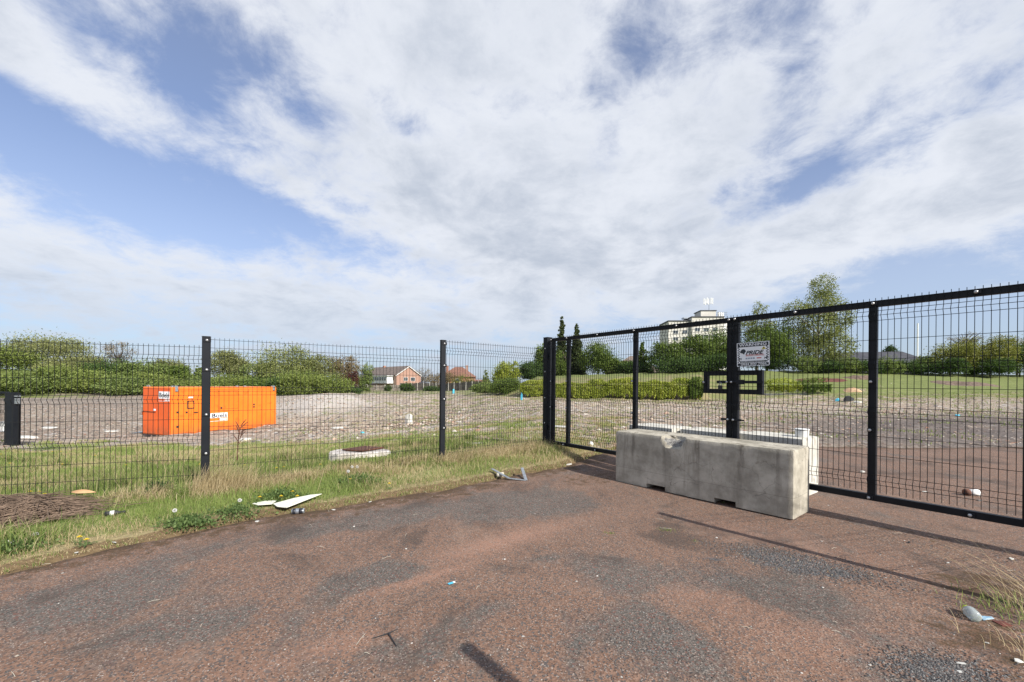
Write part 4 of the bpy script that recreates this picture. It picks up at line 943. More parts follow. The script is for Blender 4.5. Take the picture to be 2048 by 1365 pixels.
# larger rubbish seen far off on the waste ground
for px, py, w_, h_, mt, lab, cat in ((392 - 170, 864, .8, .04, 'dullwhite', 'crumpled white sheeting on the waste ground left of the container', 'sheeting'), (100, 857, 1.3, .08, 'dullwhite', 'heap of white plastic sheeting on the gravel at far left', 'sheeting'),
                                   (48, 876, 1.2, .10, 'dullwhite', 'white pipe lying by the black post at far left', 'pipe'), (492, 882, .55, .12, 'concrete_pale', 'pale slab in the grass right of the container', 'slab'), (1043, 800, .2, .6, 'bluelit', 'small blue and white drum at the foot of the ivy bank', 'drum'),
                                   (818, 848, .5, .55, 'concrete_pale', 'upright lump of broken concrete on the rubble between the two fence posts', 'concrete lump'), (675, 857, .8, .07, 'dullwhite', 'pale sheet lying on rubble left of the concrete lump', 'sheeting'), (725, 867, .18, .06, 'bluelit', 'pale blue scrap on the ground in front of the rubble', 'scrap'),
                                   (1675, 803, .3, .2, 'bluelit', 'light blue scrap at the left end of the rubbish heap', 'scrap'), (1915, 833, .2, .06, 'bluelit', 'blue scrap on the gravel beyond the near gate leaf', 'scrap'), (907, 787, .3, .5, 'bluelit', 'tiny pale blue drum on the bank behind the second fence post', 'drum'),
                                   (1698, 803, .9, .35, 'dark', 'heap of dark rubbish beyond the near gate leaf', 'rubbish'), (1716, 806, .6, .12, 'dullwhite', 'white scraps on the right of the dark rubbish heap', 'rubbish')):
    p = G(px, py); e = empty('rubbish', p, random.uniform(-.3, .3), lab, cat); pts = [(math.cos(a) * w_ / 2 * random.uniform(.7, 1.1), math.sin(a) * w_ * .3 * random.uniform(.7, 1.1)) for a in np.arange(0, 6.2, .6)]
    base = [(x_, y_, -.05) for x_, y_ in pts]; mid = [(x_ * .9, y_ * .9, h_ * random.uniform(.4, .9)) for x_, y_ in pts]; n_ = len(pts)
    MB().add(base + mid + [(0, 0, h_)], [(i, (i + 1) % n_, n_ + (i + 1) % n_, n_ + i) for i in range(n_)] + [(n_ + i, n_ + (i + 1) % n_, 2 * n_) for i in range(n_)]).build('lump', M[mt], e)
# puddle on the waste ground
pu = [G(px, py) for px, py in ((246, 862), (262, 858), (300, 858), (330, 861), (340, 867), (300, 868), (255, 867))]
m, G_, b = newmat('puddle_water'); b.inputs['Base Color'].default_value = (.05, .055, .06, 1); b.inputs['Roughness'].default_value = .04
c_ = sum(pu, Vector()) / len(pu); o = MB().add([(q.x - c_.x, q.y - c_.y, 0) for q in pu], [tuple(range(len(pu)))]).build('water', m); o.location = (c_.x, c_.y, TZ(c_.x, c_.y) + .02); tag(o, kind='structure')

# black gate posts and white bin at the far left
pz = W(22, 893, 15.5); k = 15.5 / F
e = empty('gate_post', (pz.x, pz.y, pz.z), 0, 'pair of low black posts at the far left edge, small lantern on the side', 'gate post')
MB().box(-.13, .17, -.1, .1, -.2, 1.95).build('post', M['post'], e, bevel=.01); MB().box(-.40, -.16, .25, .45, -.2, 1.93).build('post', M['post'], e, bevel=.01)
MB().box(.171, .25, -.06, .06, 1.55, 1.75).box(.171, .27, -.07, .07, 1.80, 1.86).build('lantern', M['galv'], e)
lf2 = empty('mesh_fence', (pz.x - .45, pz.y + .3, pz.z), R(182), 'low black mesh fence running off the far left edge behind the verge', 'fence')
mb = MB(); mesh_panel(mb, 3.2, 1.9, 64, 0, 0, base=1.9, r=.004, rh=.005); mb.build('mesh_panel', M['wire'], lf2); MB().box(0, 3.2, -.03, .03, 1.9, 1.98).build('top_rail', M['post'], lf2)
pw = W(6, 864, 16.5); e = empty('white_tub', pw, 0, 'white plastic tub at the far left edge beside the black posts', 'tub')
MB().lathe([(.10, 0), (.20, .03), (.14, .08), (.15, .12), (.17, .36), (.19, .38)], 14).build('tub_body', M['white'], e)

# ------------------------------------------------------------------ buildings
def windows(par, faces, mat_frame=None):
    pass
def add_window(par, o_, ux, x0, x1, z0, z1, nrm_, mull=1, d=.05, frame=None):
    """window on a wall: o_ origin, ux unit along wall, nrm_ outward"""
    fm = frame or M['white_pvc']; t = .07
    def quad(a, b, c, e_, d0, d1):
        vs = [o_ + ux * x_ + nrm_ * dd + Vector((0, 0, z_)) for dd in (d0, d1) for x_, z_ in ((a, c), (b, c), (b, e_), (a, e_))]
        return vs, [(0, 1, 2, 3), (7, 6, 5, 4), (0, 4, 5, 1), (1, 5, 6, 2), (2, 6, 7, 3), (3, 7, 4, 0)]
    mb = MB()
    for a, b, c, e_ in [(x0, x1, z0, z0 + t), (x0, x1, z1 - t, z1), (x0, x0 + t, z0 + t, z1 - t), (x1 - t, x1, z0 + t, z1 - t)] + [(x0 + (x1 - x0) * (i + 1) / (mull + 1) - t / 2, x0 + (x1 - x0) * (i + 1) / (mull + 1) + t / 2, z0 + t, z1 - t) for i in range(mull)]:
        vs, fs = quad(a, b, c, e_, .002, d); mb.add(vs, fs)
    w_ = mb.build('window', fm, par)
    mb = MB(); vs, fs = quad(x0 + .02, x1 - .02, z0 + .02, z1 - .02, .001, d * .4); mb.add(vs, fs); mb.build('pane', M['glass'], w_)
    return w_
def gable_house(name, A, B, depth, hw, hr, label, wall, roof, oh=.35):
    """A->B is the front eaves line on the ground; gable at the B end; depth goes away from the viewer"""
    v = B - A; L = v.length; r = math.atan2(v.y, v.x); e = empty(name, A, r, label, 'house')
    prof = [(0, -1.5), (depth, -1.5), (depth, hw), (depth / 2, hr), (0, hw)]
    mb = MB(); n_ = 5; mb.add([(0, y, z) for y, z in prof] + [(L, y, z) for y, z in prof], [tuple(range(4, -1, -1)), tuple(range(5, 10))] + [(i, (i + 1) % 5, 5 + (i + 1) % 5, 5 + i) for i in range(5)])
    mb.build('wall', wall, e)
    sl2 = (hr - hw) / (depth / 2); mb = MB()
    for s_, y0_, y1_ in ((1, -oh, depth / 2), (-1, depth + oh, depth / 2)):
        za = hw - oh * sl2 + .08; zb2 = hr + .08
        mb.add([(-oh, y0_, za), (L + oh, y0_, za), (L + oh, y1_, zb2), (-oh, y1_, zb2), (-oh, y0_, za + .14), (L + oh, y0_, za + .14), (L + oh, y1_, zb2 + .14), (-oh, y1_, zb2 + .14)],
               [(0, 1, 2, 3), (4, 5, 6, 7), (0, 1, 5, 4), (1, 2, 6, 5), (2, 3, 7, 6), (3, 0, 4, 7)])
    mb.build('roof', roof, e)
    mb = MB()
    for s_ in (0, 1):
        y0_, y1_ = (-oh, depth / 2) if s_ == 0 else (depth + oh, depth / 2)
        mb.add([(L + oh + .02, y0_, hw - oh * sl2 - .12), (L + oh + .02, y1_, hr - .12), (L + oh + .02, y1_, hr + .10), (L + oh + .02, y0_, hw - oh * sl2 + .10),
                (L + oh + .07, y0_, hw - oh * sl2 - .12), (L + oh + .07, y1_, hr - .12), (L + oh + .07, y1_, hr + .10), (L + oh + .07, y0_, hw - oh * sl2 + .10)],
               [(0, 1, 2, 3), (4, 5, 6, 7), (0, 1, 5, 4), (1, 2, 6, 5), (2, 3, 7, 6), (3, 0, 4, 7)])
    mb.build('bargeboard', M['white_pvc'], e)
    return e, L
# brick house with long brown roof
HA = W(726, 783, 150); HB = W(792, 783, 132); HA.z = HB.z = -1.3
e, L = gable_house('brick_house', HA, HB, 8.6, 4.9, 7.7, 'red brick house with long brown roof and white gable trim beyond the waste ground', M['brick'], M['tile_brown'])
X_ = Vector((1, 0, 0)); Y_ = Vector((0, 1, 0)); O_ = Vector((0, 0, 0))
add_window(e, Vector((L, 0, 0)), Y_, 2.6, 4.0, 3.1, 4.3, X_, 1); add_window(e, Vector((L, 0, 0)), Y_, 5.0, 6.6, 3.1, 4.3, X_, 1)
cs_ = MB().box(L * .42, L * .93, -2.2, -.01, 2.3, 4.6).build('sun_room', M['white_pvc'], e)
for i in range(7): add_window(e, Vector((L * .43 + i * L * .07, -2.2, 0)), X_, 0.05, L * .062, 3.1, 4.35, -Y_, 0)
MB().box(L * .40, L * .95, -2.5, .0, 4.62, 4.75).build('sun_room_roof', M['white_pvc'], e)
MB().box(-2.5, L * .16, -2.6, -.01, 0, 4.35).build('porch_wall', M['white_pvc'], e); MB().box(-2.7, L * .3, -2.8, -.01, 4.36, 4.5).build('porch_roof', M['white_pvc'], e)
for i in range(3): add_window(e, Vector((-2.3 + i * 1.4, -2.6, 0)), X_, 0, 1.1, 2.7, 4.0, -Y_, 0)
mb = MB().box(L * .17, L * .42, -2.4, -2.3, 1.9, 2.0).box(L * .17, L * .42, -2.4, -2.3, 2.55, 2.65).box(L * .17, L * .42, -2.4, 0, 1.55, 1.7)
for i in range(8): mb.box(L * .17 + i * L * .035, L * .17 + i * L * .035 + .06, -2.4, -2.34, 1.7, 2.55)
mb.build('balcony', M['timber'], e)
add_window(e, Vector((L * .2, 0, 0)), X_, 0, 2.4, 1.9, 4.0, -Y_, 1)
MB().box(L * .3, L * .33, 3.8, 4.6, 7.2, 8.3).build('chimney', M['brick'], e)

# hipped red roof house
def hip_house(cx_px, Y, w, d_, hw, hr, z0, label, wall, roof, rz=0, ridge=.35):
    p = W(cx_px, 780, Y); p.z = z0; e = empty('house', p, rz, label, 'house')
    MB().box(-w / 2, w / 2, -d_ / 2, d_ / 2, -1, hw).build('wall', wall, e); o_ = .4; rr = w * ridge / 2
    MB().add([(-w / 2 - o_, -d_ / 2 - o_, hw - .1), (w / 2 + o_, -d_ / 2 - o_, hw - .1), (w / 2 + o_, d_ / 2 + o_, hw - .1), (-w / 2 - o_, d_ / 2 + o_, hw - .1), (-rr, 0, hr), (rr, 0, hr)],
             [(3, 2, 1, 0), (0, 1, 5, 4), (1, 2, 5), (2, 3, 4, 5), (3, 0, 4)]).build('roof', roof, e)
    return e
e = hip_house(917, 140, 9.2, 8, 4.4, 7.6, -1.0, 'house with red hipped roof and two chimneys, right of second fence post', M['brick'], M['tile_red'], R(-12), .28)
MB().box(-4.2, -3.6, -.5, .3, 5.2, 8.0).box(2.0, 2.6, 1.2, 1.9, 5.5, 8.2).build('chimney', M['brick'], e)
add_window(e, Vector((-4.6, -4, 0)), X_, 5.0, 6.6, 2.6, 3.8, -Y_, 1); add_window(e, Vector((-4.6, -4, 0)), X_, 1.2, 2.8, 2.6, 3.8, -Y_, 1)
e = hip_house(958, 138, 5, 5, 2.4, 3.3, -.8, 'low brick outhouse beside the red hipped house', M['brick'], M['tile_red'], R(-12), .8)
e = hip_house(845, 128, 3.2, 3.0, 2.0, 2.7, -1.2, 'small grey garden shed between the brick house and the hipped house', M['timber'], M['roofgrey'], R(10), .5)
e = hip_house(872, 124, 4.6, 3.2, 1.9, 2.8, -1.1, 'garden shed with a pale roof left of the second fence post', M['timber'], M['concrete_far'], R(-20), .5)
e = hip_house(1266, 120, 15, 9, 2.4, 7.0, 2.4, 'bungalow with a grey-brown hipped roof behind the hedge and gate stile', M['brick'], M['tile_brown'], R(-15), .12)
# dark long roofed hall far right, chimney pole and lamp post
hL = W(1686, 714, 110); hR = W(1862, 714, 110)
e = empty('hall', (hL.x, hL.y, hL.z - 4), 0, 'long low hall with a dark slate-grey roof behind the hedge on the right', 'building'); wL = hR.x - hL.x
MB().box(.8, wL - 1.4, 1.4, 12, -2, 2.6).build('wall', M['roofgrey'], e)
zr0, zr1 = 2.4, 4 + 15.5 / F * 110
MB().add([(-.4, -1, zr0), (wL + 1.2, -1, zr0), (wL, 13, zr0), (0, 13, zr0), (.2, 6, zr1 - .5), (wL - 2.0, 6, zr1)], [(3, 2, 1, 0), (0, 1, 5, 4), (1, 2, 5), (2, 3, 4, 5), (3, 0, 4)]).build('roof', M['roofgrey'], e)
p = W(1835, 705, 150); e = empty('flue_pipe', (p.x, p.y, p.z - 3), 0, 'tall slim white flue rising behind the dark roof', 'flue')
MB().tube([(0, 0, 0), (0, 0, 3 + 58 / F * 150)], .22, 10).build('pipe', M['white'], e)
p = W(1829, 705, 130); e = empty('lamp_post', (p.x, p.y, p.z - 3), 0, 'thin grey lamp post just left of the white flue', 'lamp post')
MB().tube([(0, 0, 0), (0, 0, 3 + 18 / F * 130)], .07, 6).build('column', M['galv'], e); MB().box(-.1, .55, -.1, .1, 3 + 18 / F * 130, 3.12 + 18 / F * 130).build('lamp_head', M['galv'], e)

# block of flats
YB = 180.0; zt = W(1338, 643, YB).z; kb = YB / F
bl = W(1337.5, 700, YB)
e = empty('apartment_block', (bl.x, bl.y, 0), R(-4), 'pale multi-storey block of flats with rooftop mast, above the trees', 'building')
H_ = zt
wa, wb, wc = 43.5 * kb, 61 * kb, 20 * kb
MB().box(0, wa, .6, 14, -2, H_).build('wall', M['concrete_far'], e); MB().box(wa, wa + wb, -.8, 14, -2, H_ + 1.5).build('wall', M['concrete_far'], e)
sdv = Vector((wc, 8.0, 0)); px0 = wa + wb
MB().slab([(px0 + .01, -.79), (px0 + wc, 6), (px0 + wc, 14), (px0 + .01, 14)], -2, H_ + 1.6).build('side_wall', M['concrete_lit'], e)
MB().box(-.3, wa, .3, 14.2, H_ + .01, H_ + .45).box(wa - .2, px0 + .2, -1.1, 14.2, H_ + 1.51, H_ + 1.95).build('parapet', M['roofgrey'], e)
for fl_ in range(6):
    z1 = H_ - .9 - fl_ * 2.85
    for x_ in (1.9, 5.7): add_window(e, Vector((x_, .6, 0)), X_, 0, 2.1, z1 - 1.5, z1, -Y_, 1, .12)
    for x_ in (1.2, 4.7, 8.4): add_window(e, Vector((wa + x_, -.8, 0)), X_, 0, 2.1, z1 - .6, z1 + .9, -Y_, 1, .12)
    sv = Vector((wc, 6.8, 0)); sn = sv.normalized()
    add_window(e, Vector((px0, -.79, 0)), sn, 1.5, 3.3, z1 - .2, z1 + 1.2, Vector((sn.y, -sn.x, 0)), 1, .12)
pr = MB().box(wa + 4.4, wa + 10.6, 1.5, 9, H_ + 1.6, H_ + 4.6).build('plant_room', M['concrete_far'], e); MB().box(wa + 4.1, wa + 10.9, 1.2, 9.3, H_ + 4.61, H_ + 4.9).build('plant_roof', M['roofgrey'], pr)
mb = MB().box(-.0 + 7, wa + 3, 3, 6, H_ + 1.6, H_ + 2.2)
for i in range(9): mb.tube([(wa + 11.1 + i * .5, 2, H_ + 1.9), (wa + 11.1 + i * .5, 2, H_ + 4.2)], .05, 4)
mb.tube([(wa + 10.9, 2, H_ + 4.2), (px0 + 2.6, 2, H_ + 4.0)], .06, 4); mb.tube([(wa + 10.9, 2, H_ + 3.2), (px0 + 2.6, 2, H_ + 3.1)], .05, 4); mb.build('roof_railing', M['galv'], e)
mb = MB()
for i in range(6): mb.box(wa + 11.6 + (i % 3) * 1.0, wa + 12.0 + (i % 3) * 1.0, 1.0 + i * .4, 1.25 + i * .4, H_ + 1.9, H_ + 4.0)
mb.build('roof_antenna', M['white_pvc'], e)
mx = wa + 8.3
ms = MB().tube([(mx, 3, H_ + 4.9), (mx, 3, H_ + 8.0)], .14, 6).tube([(mx, 3, H_ + 8.0), (mx, 3, H_ + 10.5)], .08, 6).tube([(mx - 2.2, 3, H_ + 7.7), (mx + 1.4, 3, H_ + 7.9)], .08, 5).tube([(mx - 2, 3, H_ + 9.4), (mx + 1.5, 3, H_ + 9.6)], .06, 5).build('antenna_mast', M['galv'], e)
mb = MB()
for dx, z_ in ((-2.2, 7.6), (-1.5, 7.3), (-.9, 7.9), (-.3, 7.5), (.7, 7.8), (1.4, 7.7)): mb.box(mx + dx - .17, mx + dx + .17, 2.7, 2.95, H_ + z_, H_ + z_ + 2.6)
mb.build('antenna_panel', M['white_pvc'], ms)

# garden fences in front of the houses (thing each)
def board_fence(p0, p1, h, label, mat='timber', postgap=2.2):
    v = p1 - p0; L = Vector((v.x, v.y, 0)).length; e = empty('garden_fence', p0, math.atan2(v.y, v.x), label, 'fence'); dz = v.z
    mb = MB(); n_ = max(3, int(L / .9))
    for i in range(n_): a, b = L * i / n_ + .02, L * (i + 1) / n_ - .02; z_ = dz * i / n_; mb.box(a, b, 0, .03, z_ - .5, z_ + h + random.uniform(-.06, .06))
    mb.build('boards', M[mat], e)
    for i in range(int(L / postgap) + 1): MB().box(i * postgap - .06, i * postgap + .06, -.08, -.005, -.5 + dz * i * postgap / L, h + .15 + dz * i * postgap / L).build('post', M['concrete_pale'], e)
    return e
board_fence(W(700, 784, 112), W(800, 783, 116), 1.7, 'weathered grey board fence in front of the brick house')
board_fence(W(800, 782, 112), W(876, 783, 104), 2.0, 'dark garden fence running from the brick house to the second fence post')
board_fence(W(886, 783, 102), W(962, 780, 92), 1.9, 'board fence with pale posts in front of the hipped house')
# retaining wall under the ivy
def arcpx(pts, Y): return [W(a, b, Y) for a, b in pts]
w0 = W(1050, 797, 37.9); w1 = W(1405, 795, 38.0)
e = empty('retaining_wall', (w0.x, 37.95, 0.0), 0, 'low stone retaining wall mostly hidden under the ivy on the bank', 'wall'); Lw = w1.x - w0.x
MB().box(0, Lw, 0, .35, -.4, 1.15).build('wall_body', M['concrete_slab'], e, bevel=.03)
w2 = W(1530, 783, 37.9); w3 = W(1655, 783, 37.9)
e = empty('retaining_wall', (w2.x, 37.85, .3), R(1), 'broken remnant of the low wall on the bank, right of the lock box', 'wall')
MB().slab([(0, 0), (w3.x - w2.x, 0), (w3.x - w2.x, .4), (0, .4)], -.4, .42).build('wall_body', M['concrete_slab'], e, bevel=.06)
# ------------------------------------------------------------------ trees, shrubs, hedges
def leaves_mesh(name, pts, size, mat, par=None, tint=None, aspect=.7, droop=0.0, seed=0):
    """one small bent leaf-cluster face per point (numpy)"""
    r_ = np.random.default_rng(seed); n = len(pts)
    a = r_.normal(size=(n, 3)); a[:, 2] *= (1 - droop * .5); a[:, 2] -= droop; a /= np.linalg.norm(a, axis=1, keepdims=True)
    b = r_.normal(size=(n, 3)); b -= (b * a).sum(1, keepdims=True) * a; b /= np.linalg.norm(b, axis=1, keepdims=True)
    s = (size * r_.uniform(.55, 1.25, n))[:, None]
    V = np.stack([pts - a * s, pts + b * s * aspect * .6, pts + a * s, pts - b * s * aspect * .6], 1).reshape(-1, 3)
    Q = np.arange(4 * n).reshape(n, 4)
    t = r_.uniform(0, 1, n) if tint is None else np.clip(tint + r_.uniform(-.13, .13, n), 0, 1)
    return mesh_np(name, V, Q, mat, par, {'tint': np.repeat(t, 4)})
def crown_points(lobes, n, r_, clump=.16):
    """points gathered in clumps over lobe shells; lobes (x,y,z,rx,ry,rz)"""
    vol = np.array([l[3] * l[4] + 2 * (l[3] + .2) * l[5] for l in lobes]); pr = vol / vol.sum()
    nc = max(12, n // 26); li = r_.choice(len(lobes), nc, p=pr); L = np.array(lobes)[li]
    d = r_.normal(size=(nc, 3)); d /= np.linalg.norm(d, axis=1, keepdims=True)
    rad = r_.uniform(.55, 1.06, nc) ** .8
    C = L[:, :3] + d * L[:, 3:] * rad[:, None]
    ci = r_.integers(0, nc, n); cs_ = (L[ci, 3:].mean(1) * clump * 1.5)[:, None]
    P = C[ci] + r_.normal(size=(n, 3)) * cs_ * np.array([1, 1, .75])
    tint = r_.uniform(.05, .95, nc)[ci]
    return P, tint
def trunk_mesh(par, h, r0, lobes, mat, seed, nl=6, name='trunk'):
    r_ = random.Random(seed); mb = MB(); top = h * .62
    pts = [(0, 0, -.3)] + [(r_.uniform(-.03, .03) * h * k / 5, r_.uniform(-.03, .03) * h * k / 5, top * k / 5) for k in range(1, 6)]
    mb.tube(pts, [r0 * 1.15] + [r0 * (1 - .13 * k) for k in range(1, 6)], 8)
    for i in range(nl):
        l = lobes[i % len(lobes)]; k = r_.randint(1, 4); s = Vector(pts[k]); t = Vector((l[0] + r_.uniform(-.5, .5) * l[3], l[1] + r_.uniform(-.5, .5) * l[4], l[2] + r_.uniform(-.2, .7) * l[5]))
        m_ = s.lerp(t, .5) + Vector((r_.uniform(-.1, .1) * h, r_.uniform(-.1, .1) * h, h * .03))
        mb.tube([s, m_, t], [r0 * .42, r0 * .25, r0 * .07], 5)
        for q in range(2):
            t2 = m_ + Vector((r_.uniform(-.6, .6) * l[3], r_.uniform(-.6, .6) * l[4], r_.uniform(.2, .8) * l[5])); mb.tube([m_, t2], [r0 * .18, r0 * .04], 4)
    return mb.build(name, mat, par, smooth=True)
TREE_N = [0]
def tree(px, ytop, ybase, Y, wpx, kind, leafname, label, n=5000, leaf=None, name='tree', cat='tree', group=None, bark='bark', lobes=None, droop=0, sz=1.0, gz_=None):
    TREE_N[0] += 1; seed = 100 + TREE_N[0]; r_ = np.random.default_rng(seed)
    k = Y / F; top = W(px, ytop, Y); p = Vector((top.x, Y, 0)); bz = TZ(p.x, Y) if gz_ is None else gz_; p.z = bz
    h = top.z - bz; w = wpx * k / 2 * (1.15 if kind == 'round' else 1.05)
    n = int(n * 1.7)
    e = empty(name, p, 0, label, cat, group)
    crown_lo = max(0.0, W(px, ybase, Y).z - bz)          # where the foliage starts
    ch = h - crown_lo
    if kind == 'round':
        lobes = [(0, 0, crown_lo + ch * .5, w * .72, w * .7, ch * .47)]
        for i in range(7):
            a = r_.uniform(0, 6.28); q = r_.uniform(.35, .62); z_ = crown_lo + ch * r_.uniform(.22, .80); rr = r_.uniform(.28, .46)
            f_ = math.sqrt(max(.15, 1 - ((z_ - crown_lo) / ch - .5) ** 2 * 3)); lobes.append((math.cos(a) * w * q * f_, math.sin(a) * w * q * f_, z_, w * rr, w * rr, ch * rr * .55))
    elif kind == 'bush':
        lobes = [(0, 0, crown_lo + ch * .42, w * .8, w * .7, ch * .5)]
        for i in range(8):
            a = r_.uniform(0, 6.28); lobes.append((math.cos(a) * w * r_.uniform(.3, .66), math.sin(a) * w * .5, crown_lo + ch * r_.uniform(.2, .68), w * r_.uniform(.25, .4), w * .35, ch * r_.uniform(.2, .34)))
    elif kind == 'cone':
        lobes = [(0, 0, crown_lo + ch * (i + .3) / 9, w * (1.02 - i / 10.5), w * (1.02 - i / 10.5), ch * .12) for i in range(9)]
    elif kind == 'conifer':
        lobes = [(r_.uniform(-.08, .08) * w, 0, crown_lo + ch * (i + .4) / 12, w * min(1.0, 1.12 - .085 * i), w * min(1.0, 1.12 - .085 * i), ch * .095) for i in range(12)]
    elif kind == 'birch':
        lobes = [(w * .12, 0, crown_lo + ch * .86, w * .30, w * .3, ch * .14), (w * .1, 0, crown_lo + ch * .66, w * .42, w * .4, ch * .16), (0, 0, crown_lo + ch * .42, w * .45, w * .5, ch * .2), (-w * .55, 0, crown_lo + ch * .58, w * .36, w * .36, ch * .13), (w * .62, 0, crown_lo + ch * .56, w * .30, w * .3, ch * .16),
                 (-w * .4, .2 * w, crown_lo + ch * .25, w * .42, w * .42, ch * .22), (w * .45, 0, crown_lo + ch * .22, w * .42, w * .4, ch * .2), (0, 0, crown_lo + ch * .15, w * .4, w * .4, ch * .15)]
    elif kind == 'bare':
        lobes = [(0, 0, crown_lo + ch * .6, w * .8, w * .8, ch * .42)]
    lf_ = (leaf or .26) * sz * (.80 if kind in ('round', 'bush') else .95)
    trunk_mesh(e, h, max(.05, h * .022 * (1 if kind != 'bush' else .8)), lobes, M[bark], seed, 7 if kind in ('round', 'birch', 'bare') else 4)
    if kind == 'bare':
        mb = MB(); rr = random.Random(seed)
        for i in range(70):
            z0_ = crown_lo + ch * rr.uniform(0, .5); a = rr.uniform(0, 6.28); tx_ = math.cos(a) * w * rr.uniform(.3, 1); ty_ = math.sin(a) * w * rr.uniform(.3, 1); tz_ = z0_ + ch * rr.uniform(.25, .55)
            mb.tube([(tx_ * .15, ty_ * .15, z0_), (tx_ * .6, ty_ * .6, (z0_ + tz_) / 2), (tx_, ty_, tz_)], [.05, .03, .012], 4, cap=False)
        mb.build('twigs', M[bark], e)
    P, t_ = crown_points(lobes, n, r_, .13 if kind in ('round', 'bush') else .10)
    if kind == 'birch':                                  # hanging sprays
        P[:, 2] -= r_.exponential(.035, n) * ch * (np.abs(P[:, 0]) / (w + .01) + .3)
    P = P[P[:, 2] > crown_lo * .9 - .1]
    t_ = t_[:len(P)]
    c_ = leaves_mesh('crown', P, lf_, LM[leafname], e, t_, droop=droop, seed=seed)
    return e
BG = 'trees and bushes along the far left bank'
T = tree
# left bank, back row of trees
T(95, 673, 745, 92, 170, 'round', 'olive', 'tall thinly leaved olive tree standing highest over the bank at the far left', 8000, .24, group=BG)
T(15, 696, 760, 84, 130, 'round', 'bright', 'bright green round tree cut by the left edge', 6000, .26, group=BG)
T(-90, 690, 760, 86, 150, 'round', 'mid', 'green tree just beyond the left edge', 3000, .3, group=BG)
T(165, 708, 765, 84, 130, 'round', 'olive', 'low olive-green tree right of the tallest tree on the left bank', 6000, .24, group=BG)
T(240, 686, 740, 96, 64, 'bare', 'brown', 'nearly bare brown twiggy tree rising behind the left bank', 700, .16, group=BG)
T(225, 722, 765, 84, 110, 'round', 'dark', 'dark green tree below the bare twiggy one on the left bank', 5000, .24, group=BG)
T(290, 722, 770, 84, 90, 'round', 'mid', 'mid-green tree above the left end of the container', 5000, .24, group=BG)
T(335, 718, 770, 88, 80, 'round', 'olive', 'olive tree above the middle of the container, left of the fence post', 5000, .24, group=BG)
T(362, 731, 770, 80, 40, 'round', 'deep', 'small dense green tree close to the fence post, on its left', 3000, .22, group=BG)
T(398, 734, 775, 86, 36, 'cone', 'mid', 'small pointed tree immediately left of the first fence post', 2500, .22, group=BG)
T(455, 700, 768, 90, 84, 'round', 'olive', 'rounded pale olive tree immediately right of the first fence post', 7000, .24, group=BG)
T(510, 726, 772, 90, 80, 'round', 'mid', 'mid-green tree between the pale olive tree and the big willow', 4500, .24, group=BG)
T(572, 694, 775, 88, 140, 'round', 'birch', 'largest pale yellowish willow behind the right half of the container', 9000, .25, group=BG, droop=.3)
T(640, 712, 775, 92, 90, 'round', 'olive', 'olive tree right of the big pale willow', 5500, .24, group=BG)
T(690, 710, 778, 96, 70, 'round', 'brown', 'brownish olive tree at the right end of the left tree belt', 4500, .24, group=BG)
T(725, 728, 780, 100, 44, 'round', 'mid', 'pale green small tree at the end of the belt, over the house roof', 3000, .22, group=BG)
T(702, 738, 782, 86, 30, 'bush', 'copper', 'dark copper-red bush at the right end of the belt', 2600, .2, name='shrub', cat='shrub', group=BG)
# nearer bright scrub on the bank
sp = [(-60, 742, 800, 90, 'bright', 66), (10, 738, 799, 100, 'bright', 66), (75, 742, 799, 95, 'mid', 67), (135, 738, 798, 100, 'bright', 68), (195, 744, 797, 90, 'bright', 68), (250, 742, 797, 80, 'mid', 69), (300, 748, 796, 80, 'bright', 70),
      (352, 752, 795, 80, 'bright', 72), (400, 750, 794, 70, 'mid', 74), (455, 752, 793, 90, 'bright', 75), (520, 752, 791, 80, 'deep', 76)]
where = ['just beyond the left edge', 'lowest at the far left edge', 'second along the bank from the left edge', 'third along the bank, above the black post gap', 'fourth along the bank', 'nearest left of the container', 'above the left corner of the container',
         'above the container end, left of the fence post', 'behind the first fence post', 'just right of the first fence post', 'above the middle of the container']
for (px, yt, yb, w_, lf_, Y), wh in zip(sp, where):
    T(px, yt + rng.uniform(-7, 9), yb + 3, Y + rng.uniform(-2, 3), w_ * rng.uniform(1.0, 1.5), 'bush', lf_, 'bright scrub bush on the bank, ' + wh, 5200, .22, name='shrub', cat='shrub', group='scrub on the left bank')
T(600, 742, 794, 76, 130, 'bush', 'bright', 'wide bright green bush above the right end of the container', 8000, .22, name='shrub', cat='shrub', group='scrub on the left bank')
T(665, 748, 792, 80, 90, 'bush', 'bright', 'bright green bush at the right end of the bank', 6000, .22, name='shrub', cat='shrub', group='scrub on the left bank')
T(556, 752, 790, 74, 60, 'bush', 'dark', 'dark green bush above the container, between two bright ones', 4500, .2, name='shrub', cat='shrub', group='scrub on the left bank')
T(690, 772, 793, 84, 60, 'bush', 'dark', 'dark low bush at the foot of the bank by the brick house', 3500, .2, name='shrub', cat='shrub', group='scrub on the left bank')
